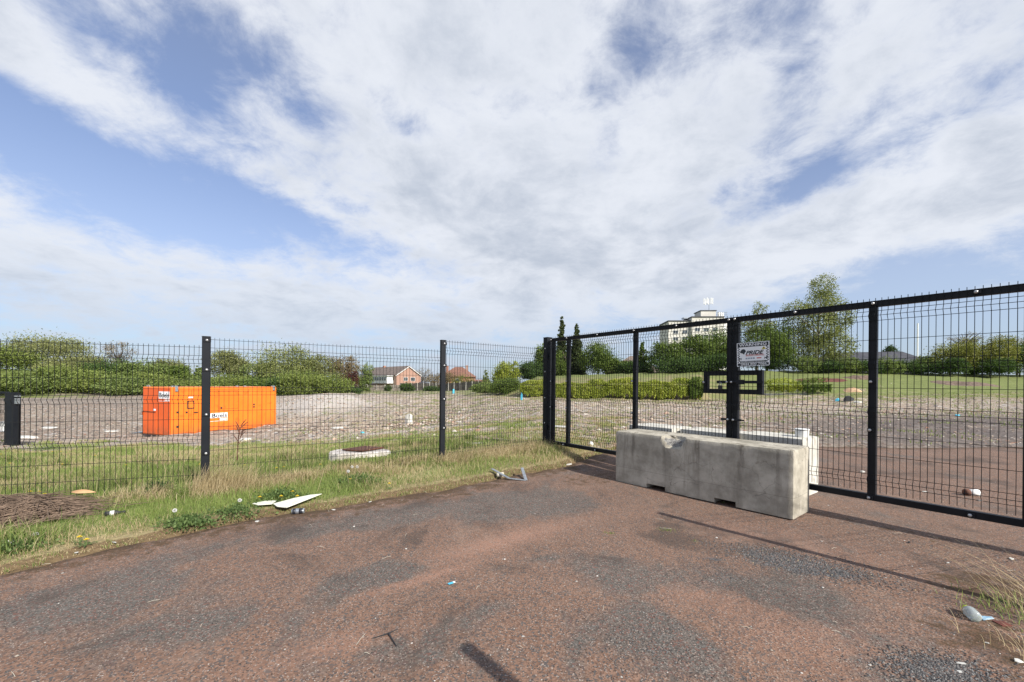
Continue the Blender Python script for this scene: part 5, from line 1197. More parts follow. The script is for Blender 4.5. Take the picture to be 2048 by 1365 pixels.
# by the houses
T(727, 773, 789, 100, 36, 'bush', 'mid', 'round green bush in front of the white conservatory end of the house', 2200, .18, name='shrub', cat='shrub', group='bushes along the garden fence')
T(775, 770, 788, 104, 18, 'bush', 'dark', 'narrow dark bush against the board fence under the sun room', 1300, .16, name='shrub', cat='shrub', group='bushes along the garden fence')
T(815, 766, 787, 100, 34, 'bush', 'dark', 'dark round bush in front of the brick gable', 2600, .18, name='shrub', cat='shrub', group='bushes along the garden fence')
T(865, 773, 788, 98, 40, 'bush', 'dark', 'dark low bush left of the second fence post', 2200, .18, name='shrub', cat='shrub', group='bushes along the garden fence')
T(845, 738, 775, 150, 60, 'bare', 'brown', 'thin bare tree behind the gap between the two brick houses', 900, .2)
T(885, 744, 778, 118, 56, 'round', 'brown', 'brownish half-leafed tree at the second fence post', 4000, .18)
T(925, 748, 782, 110, 56, 'bush', 'gold', 'golden brown shrub in front of the hipped red house', 4000, .17, name='shrub', cat='shrub')
T(972, 740, 770, 120, 18, 'cone', 'bright', 'slim young bright tree between the red house and the yellow-green bush', 1500, .18)
# bank corner and trees left of / behind the gate
T(1012, 722, 778, 62, 62, 'bush', 'yellow', 'rounded yellow-green bush on top of the bank, left of the gate post', 6500, .16, name='shrub', cat='shrub')
T(1012, 756, 797, 42, 76, 'bush', 'deep', 'dark ivy-like bush at the left end of the ivy wall', 9000, .085, name='shrub', cat='shrub')
T(972, 764, 796, 46, 60, 'bush', 'mid', 'low loose green bush left of the dark ivy bush', 6000, .09, name='shrub', cat='shrub')
T(1062, 722, 757, 64, 66, 'bush', 'dark', 'dark green bush left of the gate post', 5500, .17, name='shrub', cat='shrub')
T(1085, 688, 755, 66, 36, 'round', 'deep', 'green tree directly behind the gate hinge post', 5000, .17)
GT = 'conifers behind the far gate leaf'
T(1124, 640, 752, 70, 26, 'conifer', 'conifer', 'taller of the two pointed conifers, left one', 9000, .20, group=GT)
T(1154, 652, 752, 72, 32, 'conifer', 'conifer', 'shorter of the two pointed conifers, right one, with broader base', 10000, .20, group=GT)
T(1115, 700, 756, 64, 44, 'bush', 'deep', 'leafy bush at the foot of the taller conifer', 4500, .16, name='shrub', cat='shrub')
T(1197, 684, 755, 66, 78, 'round', 'deep', 'fresh green tree right of the two conifers', 8000, .17)
T(1235, 715, 750, 66, 60, 'bush', 'deep', 'low green bush in front of the hipped bungalow roof', 4500, .16, name='shrub', cat='shrub')
T(1286, 686, 745, 64, 34, 'cone', 'deep', 'narrow leafy tree beside the second gate stile', 3500, .16)
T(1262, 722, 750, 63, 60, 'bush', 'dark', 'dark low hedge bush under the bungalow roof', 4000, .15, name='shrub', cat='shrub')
BT = 'dense green trees below the block of flats'
T(1336, 684, 742, 60, 76, 'round', 'deep', 'leftmost of the dense green trees below the flats', 8000, .16, group=BT)
T(1388, 672, 742, 61, 96, 'round', 'deep', 'widest of the dense green trees, directly below the flats', 9500, .16, group=BT)
T(1436, 656, 741, 61, 80, 'round', 'deep', 'tallest dense green tree, just left of the meeting gate stiles', 9000, .16, group=BT)
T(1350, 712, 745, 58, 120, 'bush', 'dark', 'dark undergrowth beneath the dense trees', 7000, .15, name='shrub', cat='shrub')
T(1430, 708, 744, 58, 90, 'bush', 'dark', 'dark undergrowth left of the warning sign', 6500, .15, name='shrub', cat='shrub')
T(1515, 600, 735, 68, 86, 'birch', 'birch', 'smaller birch rising above the gate rail, behind the warning sign', 8000, .14, bark='birchbark', droop=.7)
T(1535, 648, 738, 61, 90, 'round', 'deep', 'dense green tree behind and right of the warning sign', 9000, .16)
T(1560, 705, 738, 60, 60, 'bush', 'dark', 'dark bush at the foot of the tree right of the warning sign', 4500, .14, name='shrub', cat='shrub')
T(1636, 548, 728, 60, 146, 'birch', 'birch', 'tall airy birch, the highest tree, right of the warning sign', 17000, .135, bark='birchbark', droop=.7)
hd = [(1612, 712, 60), (1650, 720, 66), (1690, 716, 64), (1730, 721, 70), (1772, 715, 66), (1815, 719, 72), (1856, 713, 60)]
for i, (px, yt, w_) in enumerate(hd):
    wh = ['under the tall birch', 'just right of the birch trunk', 'left of the heavy gate stile', 'behind the heavy gate stile', 'right of the heavy gate stile', 'below the white flue', 'at the right end of the dark roof'][i]
    T(px, yt, 744 + i * .6, 58, w_, 'bush', 'dark' if i % 2 else 'mid', 'clipped low hedge section ' + wh, 4200, .13, name='hedge', cat='hedge', group='low hedge in front of the hall')
T(1782, 690, 716, 118, 24, 'round', 'dark', 'small dark round tree peeping over the dark hall roof', 1800, .22)
T(1900, 682, 742, 57, 90, 'bush', 'gold', 'left part of the big golden-green shrubs at the right', 8000, .14, name='shrub', cat='shrub')
T(1965, 672, 744, 57, 110, 'bush', 'gold', 'highest rounded golden-green shrub near the right edge', 10000, .14, name='shrub', cat='shrub')
T(2040, 684, 745, 57, 80, 'bush', 'dark', 'dark shrub cut by the right edge', 7000, .14, name='shrub', cat='shrub')
T(2035, 668, 720, 66, 90, 'bare', 'brown', 'bare twiggy tree at the right edge behind the dark shrub', 500, .12)
T(1930, 664, 700, 70, 60, 'bare', 'brown', 'fine bare twigs above the golden shrubs', 200, .12)
T(1900, 718, 747, 55, 70, 'bush', 'dark', 'dark low shrub at the foot of the golden ones, left', 4500, .13, name='shrub', cat='shrub')
T(1980, 716, 748, 55, 90, 'bush', 'dark', 'dark low shrub at the foot of the golden ones, right', 5500, .13, name='shrub', cat='shrub')
T(2110, 676, 746, 57, 90, 'bush', 'gold', 'golden shrub beyond the right edge', 3000, .18, name='shrub', cat='shrub')

# ivy hanging over the retaining wall
def ivy(name, pxa, pxb, ya, yb, Y, n, label, leafn='yellow', seed=5, size=.06):
    r_ = np.random.default_rng(seed); a = W(pxa, ya, Y); b = W(pxb, ya, Y); zb_ = W((pxa + pxb) / 2, yb, Y).z; e = empty(name, (a.x, Y, zb_), 0, label, 'ivy')
    Lx = b.x - a.x; Hh = a.z - zb_; P = np.empty((n, 3)); x_ = r_.uniform(0, Lx, n); hang = Hh * (.38 + .45 * vnoise(x_ * 1.1 + seed, x_ * 0) + .45 * vnoise(x_ * 6 + seed, x_ * 0)) 
    t_ = r_.uniform(0, 1, n) ** .8; P[:, 0] = x_; P[:, 2] = Hh * 1.05 - t_ * hang - .05; P[:, 1] = -.12 - .28 * vnoise(x_ * 1.7, P[:, 2] * 2.5) + r_.normal(size=n) * .05
    topm = r_.uniform(size=n) < .22; P[topm, 2] = Hh + r_.uniform(0, .15, topm.sum()) + r_.uniform(0, .6, topm.sum()) * vnoise(P[topm, 0] * 1.4, P[topm, 0] * 0 + 3); P[topm, 1] = r_.uniform(-.2, 1.0, topm.sum())
    tint = .1 + .8 * vnoise(P[:, 0] * 6, P[:, 2] * .6)
    leaves_mesh('leaves', P, size, LM[leafn], e, tint, aspect=1.1, droop=.3, seed=seed)
    mb = MB(); rr = random.Random(seed)
    for i in range(int(Lx * 1.5)):
        x0_ = rr.uniform(0, Lx); mb.tube([(x0_, -.02, Hh), (x0_ + rr.uniform(-.1, .1), -.12, Hh * .5), (x0_ + rr.uniform(-.2, .2), -.1, 0)], .012, 4)
    mb.build('stems', M['twig'], e)
    return e
ivy('ivy', 1040, 1215, 772, 800, 37.8, 26000, 'yellow-green ivy curtain over the wall, left half, behind the far gate leaf')
ivy('ivy', 1213, 1400, 769, 798, 37.8, 30000, 'yellow-green ivy curtain over the wall, right half, ending at the lock box', seed=6)
ivy('ivy', 1378, 1404, 766, 799, 37.5, 5000, 'dark green bushy end of the ivy next to the lock box', 'deep', seed=9)
ivy('ivy', 1532, 1600, 769, 783, 37.6, 5000, 'short strip of ivy on the broken wall right of the lock box', seed=7)
ivy('ivy', 1600, 1658, 768, 786, 37.6, 4500, 'darker clump of ivy at the right end of the broken wall', 'deep', seed=8)
# bare soil and brushwood mounds on the hill
for px, py, w_, h_, mt, lab, cat in ((1706, 784, 1.5, .28, 'soil', 'small heap of orange soil on the bank beside the heavy gate stile', 'soil heap'), (1722, 757, 3.8, .35, 'brush', 'flat heap of dead brown brushwood on the hill beside the heavy gate stile', 'brushwood heap'),
                                     (1640, 762, 5.0, .25, 'redrag', 'patch of reddish dug earth on the hill right of the sign', 'earth heap'), (1930, 768, 6.0, .25, 'brush', 'long low heap of dry cuttings on the right hillside', 'brushwood heap')):
    p = G(px, py); e = empty('heap', p, 0, lab, cat); r_ = np.random.default_rng(int(px)); n_ = 24; gx, gy = np.meshgrid(np.linspace(-1, 1, n_), np.linspace(-1, 1, n_))
    rr = gx ** 2 + gy ** 2; hgt = h_ * np.clip(1 - rr, -.3, 1) * (.6 + .8 * fbm(gx * 2.5 + px, gy * 2.5)) - .03
    ground_ = tz(p.x + gx * w_ / 2, p.y + gy * w_ * .4) - p.z
    ix = np.arange(n_ * n_).reshape(n_, n_); Qh = np.stack([ix[:-1, :-1], ix[:-1, 1:], ix[1:, 1:], ix[1:, :-1]], -1).reshape(-1, 4)
    mesh_np('mound', np.stack([gx * w_ / 2, gy * w_ * .4, hgt + ground_], -1).reshape(-1, 3), Qh, M[mt], e, smooth=True)

# ------------------------------------------------------------------ grass (blades), near ground
def blades(name, X, Y, h, wd, mat, lean=.35, tint=None, seed=1, zoff=0, windx=0.0):
    r_ = np.random.default_rng(seed); n = len(X); Z = tz(X, Y) + zoff - .01
    az_ = r_.uniform(0, 2 * np.pi, n); ln = r_.uniform(.1, 1, n) * lean * h
    dx = np.cos(az_) * ln + windx * h; dy = np.sin(az_) * ln; fa = r_.uniform(0, np.pi, n); wx = np.cos(fa) * wd; wy = np.sin(fa) * wd
    b0 = np.stack([X - wx, Y - wy, Z], -1); b1 = np.stack([X + wx, Y + wy, Z], -1)
    m0 = np.stack([X + dx * .35 - wx * .8, Y + dy * .35 - wy * .8, Z + h * .55], -1); m1 = np.stack([X + dx * .35 + wx * .8, Y + dy * .35 + wy * .8, Z + h * .55], -1)
    hz = np.sqrt(np.maximum(h * h - ln * ln, (.25 * h) ** 2)); t0 = np.stack([X + dx - wx * .12, Y + dy - wy * .12, Z + hz], -1); t1 = np.stack([X + dx + wx * .12, Y + dy + wy * .12, Z + hz], -1)
    V = np.stack([b0, b1, m1, m0, t1, t0], 1).reshape(-1, 3); i0 = (np.arange(n) * 6)[:, None]
    Q = np.concatenate([i0 + np.array([0, 1, 2, 3]), i0 + np.array([3, 2, 4, 5])], 1).reshape(-1, 4)
    t = r_.uniform(0, 1, n) if tint is None else np.clip(tint + r_.uniform(-.3, .3, n), 0, 1)
    o_ = mesh_np(name, V, Q, mat, None, {'tint': np.repeat(t, 6)}); return tag(o_, kind='stuff')
def scatter(n, ux0, ux1, y0, y1, seed, pw=1.0):
    r_ = np.random.default_rng(seed); u = r_.uniform(ux0, ux1, n); y = (r_.uniform(y0 ** pw, y1 ** pw, n)) ** (1 / pw); return u * y, y, r_
# verge and slope
X, Y, r_ = scatter(330000, U(-120), U(1260), 2.6, 17.5, 3, .9)
s_ = signed(X, Y); gw = colinterp(GRASS, X, Y); pn = fbm(X * 1.3, Y * 1.3, 4); pn2 = fbm(X * .8 + 30, Y * .8 + 11, 3)
keep = (s_ < -.015 + .05 * (r_.uniform(size=len(X)) - .5)) & (r_.uniform(size=len(X)) < np.clip((gw - .22) * 1.5 + (pn - .5) * 2.6 * np.clip((Y - 6) / 6, .45, 1), .0, 1)) & (np.hypot(X - sc_.x, (Y - sc_.y - .3)) > .75)
X, Y, s_, pn, pn2, gw = X[keep], Y[keep], s_[keep], pn[keep], pn2[keep], gw[keep]
fd = np.abs((X - PA.x) * (PB - PA).normalized().y - (Y - PA.y) * (PB - PA).normalized().x)      # distance to the fence line
dryw = colinterp(DRYZ, X, Y); lowe = np.clip(-s_ / .35, 0.30, 1)
isdry = r_.uniform(size=len(X)) < np.clip(dryw * .95 + (pn2 - .5) * 2.4 + .35 * np.exp(-(fd / .3) ** 2) + .14 * (s_ > -.3), .04, .92)
hh = (.05 + .10 * np.clip(pn - .2, 0, 1)) * r_.uniform(.6, 1.4, len(X)) * lowe * (1 + .5 * np.exp(-(fd / .25) ** 2)); wd = np.maximum(.0022, Y * .00042)
blades('grass', X[~isdry], Y[~isdry], hh[~isdry], wd[~isdry], LM['grass'], .75, .2 + .6 * pn[~isdry], 21)
blades('dry_grass', X[isdry], Y[isdry], hh[isdry] * 1.0, wd[isdry] * .85, LM['straw'], .95, .2 + .5 * pn2[isdry], 22)
X, Y, r_ = scatter(120000, U(-60), U(1240), 2.6, 9.5, 51, .9); s_ = signed(X, Y); keep = (s_ > -.16) & (s_ < .10 * fbm(X * 5, Y * 5)) & (fbm(X * 4 + 9, Y * 4) > .47 + .25 * np.clip(s_ + .05, 0, 1)); X, Y = X[keep], Y[keep]
isd = r_.uniform(size=len(X)) < .38; hh = r_.uniform(.015, .055, len(X)); wd = np.maximum(.0018, Y * .00036)
blades('grass', X[~isd], Y[~isd], hh[~isd], wd[~isd], LM['grass'], 1.1, None, 52, .006); blades('dry_grass', X[isd], Y[isd], hh[isd], wd[isd], LM['straw'], 1.3, None, 53, .006)
# straw thatch lying along the fence line, with taller tussocks at the post
def along(A, B, n, seed, spread):
    r_ = np.random.default_rng(seed); t = r_.uniform(0, 1, n); c = np.array([A.x, A.y]) + t[:, None] * np.array([B.x - A.x, B.y - A.y]); c += r_.normal(size=(n, 2)) * spread; return c[:, 0], c[:, 1], r_
ax, ay, r_ = along(PA, PB, 9000, 31, .16); m_ = vnoise(ax * 2.4, ay * 2.4) > .35; ax, ay = ax[m_], ay[m_] - .12
bx, by, r_ = along(PB, HP, 4500, 32, .16); cx_, cy_, r_ = along(PZ, PA, 4500, 33, .14); m2 = vnoise(cx_ * 2, cy_ * 2 + 8) > .45; cx_, cy_ = cx_[m2], cy_[m2]
ax = np.concatenate([ax, bx, cx_]); ay = np.concatenate([ay, by - .1, cy_]); hh = r_.uniform(.08, .24, len(ax))
blades('dry_grass', ax, ay, hh, np.full(len(ax), .0024), LM['straw'], 1.25, None, 34, windx=.25)
tx_, ty_, r_ = along(PA + Vector((-.05, -.12, 0)), PA + Vector((.45, .05, 0)), 1100, 35, .09); blades('dry_grass', tx_, ty_, r_.uniform(.15, .46, len(tx_)), np.full(len(tx_), .0022), LM['straw'], .45, None, 36, windx=.28)
tc_ = np.random.default_rng(77); TX = []; TY = []; TH = []
for q in range(150):
    u_ = tc_.uniform(U(-60), U(1120)); y_ = tc_.uniform(3.0, 10.5); x0_ = u_ * y_
    if signed(np.array([x0_]), np.array([y_]))[0] > -.22 or math.hypot(x0_ - sc_.x, y_ - sc_.y - .3) < 1.0: continue
    k_ = tc_.integers(90, 300); r1 = tc_.uniform(.05, .16); TX.append(x0_ + tc_.normal(size=k_) * r1); TY.append(y_ + tc_.normal(size=k_) * r1 * .8); TH.append(tc_.uniform(.08, .24) * tc_.uniform(.5, 1.2, k_))
TX = np.concatenate(TX); TY = np.concatenate(TY); TH = np.concatenate(TH); gd = tc_.uniform(size=len(TX)) < .78
blades('grass', TX[gd], TY[gd], TH[gd], np.maximum(.0024, TY[gd] * .00042), LM['grass'], .8, .15 + .4 * tc_.uniform(size=gd.sum()), 78)
blades('dry_grass', TX[~gd], TY[~gd], TH[~gd] * 1.2, np.maximum(.002, TY[~gd] * .00036), LM['straw'], .8, None, 79)
# stalks of old dock and long stems standing on the slope
X, Y, r_ = scatter(260, U(0), U(1000), 4.5, 13, 40); kk = signed(X, Y) < -.35; X, Y = X[kk], Y[kk]; blades('dry_grass', X, Y, r_.uniform(.25, .55, len(X)), np.full(len(X), .0022), LM['straw'], .6, None, 41, windx=.15)
# sparse tufts on the far waste ground and around the drive
X, Y, r_ = scatter(90000, U(560), U(2150), 7, 36, 44, .7); s_ = signed(X, Y); gw = colinterp(GRASS, X, Y)
keep = (s_ < -.2) & (fbm(X * .9, Y * .9, 4) + gw * .55 > .66) & (np.arange(len(X)) % 2 == 0); X, Y = X[keep], Y[keep]
blades('grass', X, Y, r_.uniform(.04, .12, len(X)), .0035 + Y * .0004, LM['grass'], .9, None, 45)
tuf = [(1335, 1062, 90, .05), (1222, 1070, 50, .03), (1390, 1085, 16, .02), (1412, 998, 160, .06), (1385, 992, 90, .04), (1356, 985, 60, .03), (1448, 1008, 40, .03)]
tx_ = []; ty_ = []
for px, py, n_, sp_ in tuf:
    p = G(px, py); q = np.random.default_rng(int(px)).normal(size=(n_, 2)) * sp_; tx_ += list(p.x + q[:, 0]); ty_ += list(p.y + q[:, 1] * .6)
tx_ = np.array(tx_); ty_ = np.array(ty_); blades('grass', tx_, ty_, rng.uniform(.01, .035, len(tx_)), np.full(len(tx_), .0016), LM['grass'], 1.1, None, 46, zoff=.008)

# dry grass clump, bottom right
def clump(name, px, py, n, h0, h1, label, leaf='straw', lean=(-1.0, .2), spread=.08, seed=3, w=.0016, cat='grass clump'):
    p = G(px, py); e = empty(name, p, 0, label, cat); rr = random.Random(seed); V = []; Q = []; tt = []
    for i in range(n):
        x0_, y0_ = rr.gauss(0, spread), rr.gauss(0, spread); h_ = rr.uniform(h0, h1); lx = rr.gauss(lean[0], .45) * h_ * .8; ly = rr.gauss(lean[1], .35) * h_ * .8; b0 = len(V)
        for k in range(6):
            t = k / 5; cx0 = x0_ + lx * t ** 1.6; cy0 = y0_ + ly * t ** 1.6; cz0 = h_ * (t - .28 * t * t); ww = w * (1 - t * .7)
            V += [(cx0 - ww, cy0, cz0), (cx0 + ww, cy0 + ww * .5, cz0)]
        Q += [(b0 + 2 * k, b0 + 2 * k + 1, b0 + 2 * k + 3, b0 + 2 * k + 2) for k in range(5)]; tt += [rr.uniform(.1, .9)] * 12
    mesh_np('stalks', V, Q, LM[leaf], e, {'tint': tt}); return e
clump('dry_grass_clump', 2090, 1250, 60, .22, .62, 'clump of long bleached grass stems leaning in from the right edge, bottom right', seed=4, spread=.10, lean=(-.75, .35))
clump('dry_grass_clump', 2046, 1310, 24, .08, .2, 'short dry tuft at the bottom right corner', seed=6, spread=.10, lean=(-.4, .2))
clump('grass_clump', 2030, 1225, 160, .03, .12, 'dark green tuft in the shade beneath the bleached stems', leaf='grass', seed=5, spread=.13, lean=(-.2, .1), w=.003)
clump('dry_grass_clump', 440, 935, 90, .25, .62, 'upright tawny grass tussock at the foot of the first fence post', seed=7, spread=.10, lean=(.25, 0), w=.0024)
# dead dock stem in front of the container, feathery seed heads
p = G(474, 925); e = empty('dock_stem', p, 0, 'dead dark red-brown dock stem standing in front of the orange container', 'plant')
mb = MB(); hD = (925 - 842) / F * p.y; mb.tube([(0, 0, 0), (.02, 0, hD * .5), (.05, 0, hD * .8), (.14, 0, hD)], [.012, .01, .008, .005], 6)
rr = random.Random(3)
for i in range(9):
    t = .45 + i * .055; s = Vector((.03 + .05 * t, 0, hD * t)); d_ = Vector((rr.choice((-1, 1)) * rr.uniform(.04, .16), rr.uniform(-.05, .05), rr.uniform(.06, .2))); mb.tube([s, s + d_ * .6, s + d_], [.006, .010, .006], 5)
mb.build('stem', M['rust'], e)
for px, py, hpx, lab in ((300, 935, 62, 'left cluster of pale feathery seed stalks before the container end'), (335, 930, 58, 'middle cluster of pale feathery seed stalks before the container end'), (365, 928, 55, 'cluster of pale feathery seed stalks before the near container corner'), (286, 910, 40, 'short feathery seed stalks at the left corner of the container'), (575, 925, 40, 'tawny tangled stalks right of the container'), (600, 915, 45, 'tall bleached stalks between container and manhole slab')):
    k = G(px, py).y / F; clump('seed_stalks', px, py, 26, hpx * k * .6, hpx * k, lab, seed=int(px), spread=.16, lean=(.1, 0), w=.004, cat='plant')
# brushwood heap at the left
def heap_sticks(name, px0, px1, py, n, label, mat, hgt, seed=3, dep=.35):
    A = G(px0, py); B = G(px1, py); c = (A + B) / 2; e = empty(name, c, 0, label, 'brushwood heap'); rr = random.Random(seed); mb = MB(); L = (B - A).length; ux = (B - A).normalized()
    for i in range(n):
        t = rr.gauss(0, .24); o_ = ux * t * L + Vector((0, rr.gauss(0, dep * .4), 0)); env = max(0, 1 - (t * 2.0) ** 2); z_ = rr.uniform(0, 1) ** .7 * hgt * env * max(0, 1 - abs(o_.y - ux.y * t * L) / dep)
        a = rr.gauss(.25, .95); ln = rr.uniform(.10, .38); bend = Vector((0, 0, rr.uniform(.0, .06))); d_ = Vector((math.cos(a), math.sin(a), rr.uniform(-.12, .12))) * ln
        gz0 = TZ(c.x + o_.x, c.y + o_.y) - c.z; s = o_ + Vector((0, 0, z_ + gz0 + .01)); mb.tube([s - d_, s + bend, s + d_], [.0025, .0042, .002], 4, cap=False)
    mb.build('sticks', M[mat], e); return e
heap_sticks('brushwood_heap', -70, 150, 1034, 1300, 'low heap of dead brown twigs on the verge at the left edge', 'brush', .19)
# dandelions: flowers and seed clocks
def dandelion(px, py, kind, label, grp, hpx=12):
    p = G(px, py + hpx); k = p.y / F; h_ = max(.02, hpx * k); e = empty('dandelion', p, random.uniform(0, 6), label, 'dandelion', grp)
    MB().tube([(0, 0, 0), (.006, 0, h_ * .6), (.004, .003, h_)], [.0022, .002, .0018], 5).build('stem', M['stem'], e)
    rr = random.Random(px)
    if kind == 'flower':
        V = []; Q = []; r0 = .019
        for j, (n_, rr0, zz_) in enumerate(((16, 1.0, 0), (13, .72, .004), (9, .42, .007))):
            for i in range(n_):
                a = 2 * math.pi * i / n_ + j * .2; ca, sa = math.cos(a), math.sin(a); b0 = len(V); w_ = .0036
                V += [(.004 + ca * .002 - sa * w_ * .5, sa * .002 + ca * w_ * .5, h_ + zz_), (.004 + ca * .002 + sa * w_ * .5, sa * .002 - ca * w_ * .5, h_ + zz_), (.004 + ca * r0 * rr0 + sa * w_ * .8, sa * r0 * rr0 - ca * w_ * .8, h_ + zz_ + .004), (.004 + ca * r0 * rr0 - sa * w_ * .8, sa * r0 * rr0 + ca * w_ * .8, h_ + zz_ + .004)]; Q.append((b0, b0 + 1, b0 + 2, b0 + 3))
        MB().add(V, Q).build('flower_head', M['yellow'], e)
    else:
        mb = MB(); c = Vector((.004, .003, h_ + .012))
        for i in range(130):
            z_ = 1 - 2 * (i + .5) / 130; a = i * 2.39996; q = math.sqrt(1 - z_ * z_); d_ = Vector((q * math.cos(a), q * math.sin(a), z_)); t1 = d_.orthogonal().normalized(); t2 = d_.cross(t1); tip = c + d_ * .019
            for u_ in (t1, t2): mb.add([c + d_ * .003, tip - u_ * .003, tip + d_ * .0015, tip + u_ * .003], [(0, 1, 2, 3)])
        mb.build('seed_head', M['fluff'], e)
    V = []; Q = []
    for i in range(8):
        a = i * .8 + rr.uniform(-.2, .2); ca, sa = math.cos(a), math.sin(a); L_ = rr.uniform(.05, .09); b0 = len(V); w_ = .010
        V += [(0, 0, .004), (ca * L_ * .55 - sa * w_, sa * L_ * .55 + ca * w_, .022), (ca * L_, sa * L_, .012), (ca * L_ * .55 + sa * w_, sa * L_ * .55 - ca * w_, .022)]; Q.append((b0, b0 + 1, b0 + 2, b0 + 3))
    mesh_np('leaves', V, Q, LM['weed'], e, {'tint': [rr.uniform(.2, .9) for _ in V]})
near_f = [(520, 995, 'at the left of the group above the cream board'), (562, 994, 'in the middle of the group above the cream board'), (584, 985, 'highest of the group above the cream board'), (595, 993, 'right of the group above the cream board'), (701, 960, 'below the three seed clocks'), (159, 1076, 'left of two at the verge edge'), (172, 1083, 'right of two at the verge edge'), (779, 968, 'alone in the grass right of the seed clocks')]
for px, py, wh in near_f: dandelion(px, py, 'flower', 'yellow dandelion flower ' + wh, 'yellow dandelions', 12)
for px, py, wh in [(21, 1087, 'at the left edge of the verge'), (70, 1073, 'second from the left edge'), (348, 1024, 'alone on the verge below the first post'), (480, 1004, 'left of the cream board'), (697, 945, 'lowest of three in the grass'), (704, 936, 'middle one of three in the grass'), (714, 937, 'right one of three in the grass')]: dandelion(px, py, 'clock', 'grey dandelion seed clock ' + wh, 'dandelion seed clocks', 16)
for px, py in ((2, 910), (18, 914), (20, 929), (104, 905), (122, 905), (137, 923), (125, 929), (190, 912), (304, 925), (253, 931), (399, 930), (489, 932), (568, 935), (552, 937), (722, 927), (61, 984), (90, 989), (78, 985), (537, 901), (215, 893), (170, 890), (640, 930)):
    dandelion(px, py, 'flower', 'yellow dandelion flower in the grass behind the mesh fence', 'yellow dandelions behind the fence', 9)
# broad leaved weeds
def weed(px, py, rad, n, label, seed, h=.07):
    p = G(px, py); e = empty('weed', p, 0, label, 'plant'); r_ = np.random.default_rng(seed); P = r_.normal(size=(n, 3)) * np.array([rad, rad * .7, h * .4]); P[:, 2] = np.abs(P[:, 2]) + .01 + h * .6 * np.exp(-(P[:, 0] ** 2 + P[:, 1] ** 2) / rad ** 2)
    P[:, 2] += tz(p.x + P[:, 0], p.y + P[:, 1]) - p.z; leaves_mesh('leaves', P, .016, LM['weed'], e, None, 1.0, -.2, seed)
weed(375, 1052, .11, 900, 'low dark feathery weed at the verge edge below the first post', 1, .05); weed(560, 998, .14, 700, 'dandelion leaves above the cream board', 2); weed(715, 968, .15, 800, 'broad-leaved weed under the three seed clocks', 3)
weed(312, 990, .12, 600, 'leafy green weed at the fence left of the first post', 4, .12); weed(20, 1105, .13, 600, 'leafy weed at the verge edge on the left', 5); weed(470, 1032, .12, 500, 'small-leaved weed left of the drinks can', 6); weed(105, 905, .25, 500, 'dark green tuft on the slope behind the fence, left', 7, .2)

# ------------------------------------------------------------------ stones, chippings, rubble (beyond counting)
def stones(name, X, Y, S, mat, seed, flatn=.55, zoff=0.0):
    r_ = np.random.default_rng(seed); n = len(X); ico = np.array([(0, 0, 1), (.9, 0, .2), (.28, .85, .25), (-.72, .53, .15), (-.72, -.53, .3), (.28, -.85, .2), (0, 0, -.5)])
    Fc = np.array([(0, 1, 2), (0, 2, 3), (0, 3, 4), (0, 4, 5), (0, 5, 1), (6, 2, 1), (6, 3, 2), (6, 4, 3), (6, 5, 4), (6, 1, 5)])
    a = r_.uniform(0, 6.28, n); J = ico[None] * r_.uniform(.6, 1.3, (n, 7, 3)); c, s = np.cos(a)[:, None], np.sin(a)[:, None]
    V = np.stack([J[..., 0] * c - J[..., 1] * s, J[..., 0] * s + J[..., 1] * c, J[..., 2] * flatn], -1) * S[:, None, None]
    V[..., 0] += X[:, None]; V[..., 1] += Y[:, None]; V[..., 2] += (tz(X, Y) + zoff)[:, None]
    Q = (Fc[None] + (np.arange(n) * 7)[:, None, None]).reshape(-1, 3); t = r_.uniform(0, 1, n)
    o_ = mesh_np(name, V.reshape(-1, 3), Q, mat, None, {'tint': np.repeat(t, 7)}); return tag(o_, kind='stuff')
def stonemat(name, cols):
    m, G_, b = newmat(name); at = G_.n('ShaderNodeAttribute', attribute_name='tint').outputs['Fac']; cr = G_.n('ShaderNodeValToRGB'); cr.color_ramp.interpolation = 'CONSTANT'
    cr.color_ramp.elements[0].color = (*cols[0], 1); cr.color_ramp.elements[1].position = 1.0
    for i, c in enumerate(cols[1:], 1): el_ = cr.color_ramp.elements.new(i / len(cols)); el_.color = (*c, 1)
    G_.nt.links.new(at, cr.inputs[0]); setb(G_, b, G_.mix(G_.ramp(G_.noise(coord(G_), 30, 3), .3, .7, 0, .35), cr.outputs[0], (.12, .10, .09)), .9, spec=.2); return m
MR = stonemat('rubble_mix', [(.44, .34, .26), (.52, .42, .33), (.30, .23, .18), (.56, .49, .41), (.40, .22, .15), (.40, .32, .24), (.18, .14, .11), (.62, .57, .50), (.50, .35, .26), (.26, .21, .17)])
MG = stonemat('grey_chippings', [(.07, .07, .072), (.11, .11, .112), (.17, .17, .168), (.09, .088, .085), (.045, .045, .047), (.22, .215, .205), (.13, .125, .12), (.20, .12, .09)])
MT = stonemat('drive_grit', [(.15, .085, .062), (.11, .10, .09), (.20, .12, .088), (.07, .062, .055), (.28, .24, .20), (.15, .13, .11), (.17, .095, .068)])
MWH = stonemat('white_grit', [(.45, .42, .38), (.60, .57, .52), (.38, .33, .27), (.52, .50, .46)])
X, Y, r_ = scatter(60000, U(-30), U(2120), 8.5, 48, 60, .8); s_ = signed(X, Y); gw = colinterp(GRASS, X, Y); pl_ = colinterp(PALEZ, X, Y); dk_ = colinterp(DARKZ, X, Y)
keep = (s_ < -.1) & (r_.uniform(size=len(X)) < np.clip(.75 - gw * 1.1 + pl_ * .5 - dk_ * .4, .03, 1) * np.clip(fbm(X * .4, Y * .4) * 2 - .45, .12, 1)); X, Y = X[keep], Y[keep]
stones('rubble', X, Y, .012 + .035 * r_.uniform(0, 1, len(X)) ** 3 + Y * .0009, MR, 61)
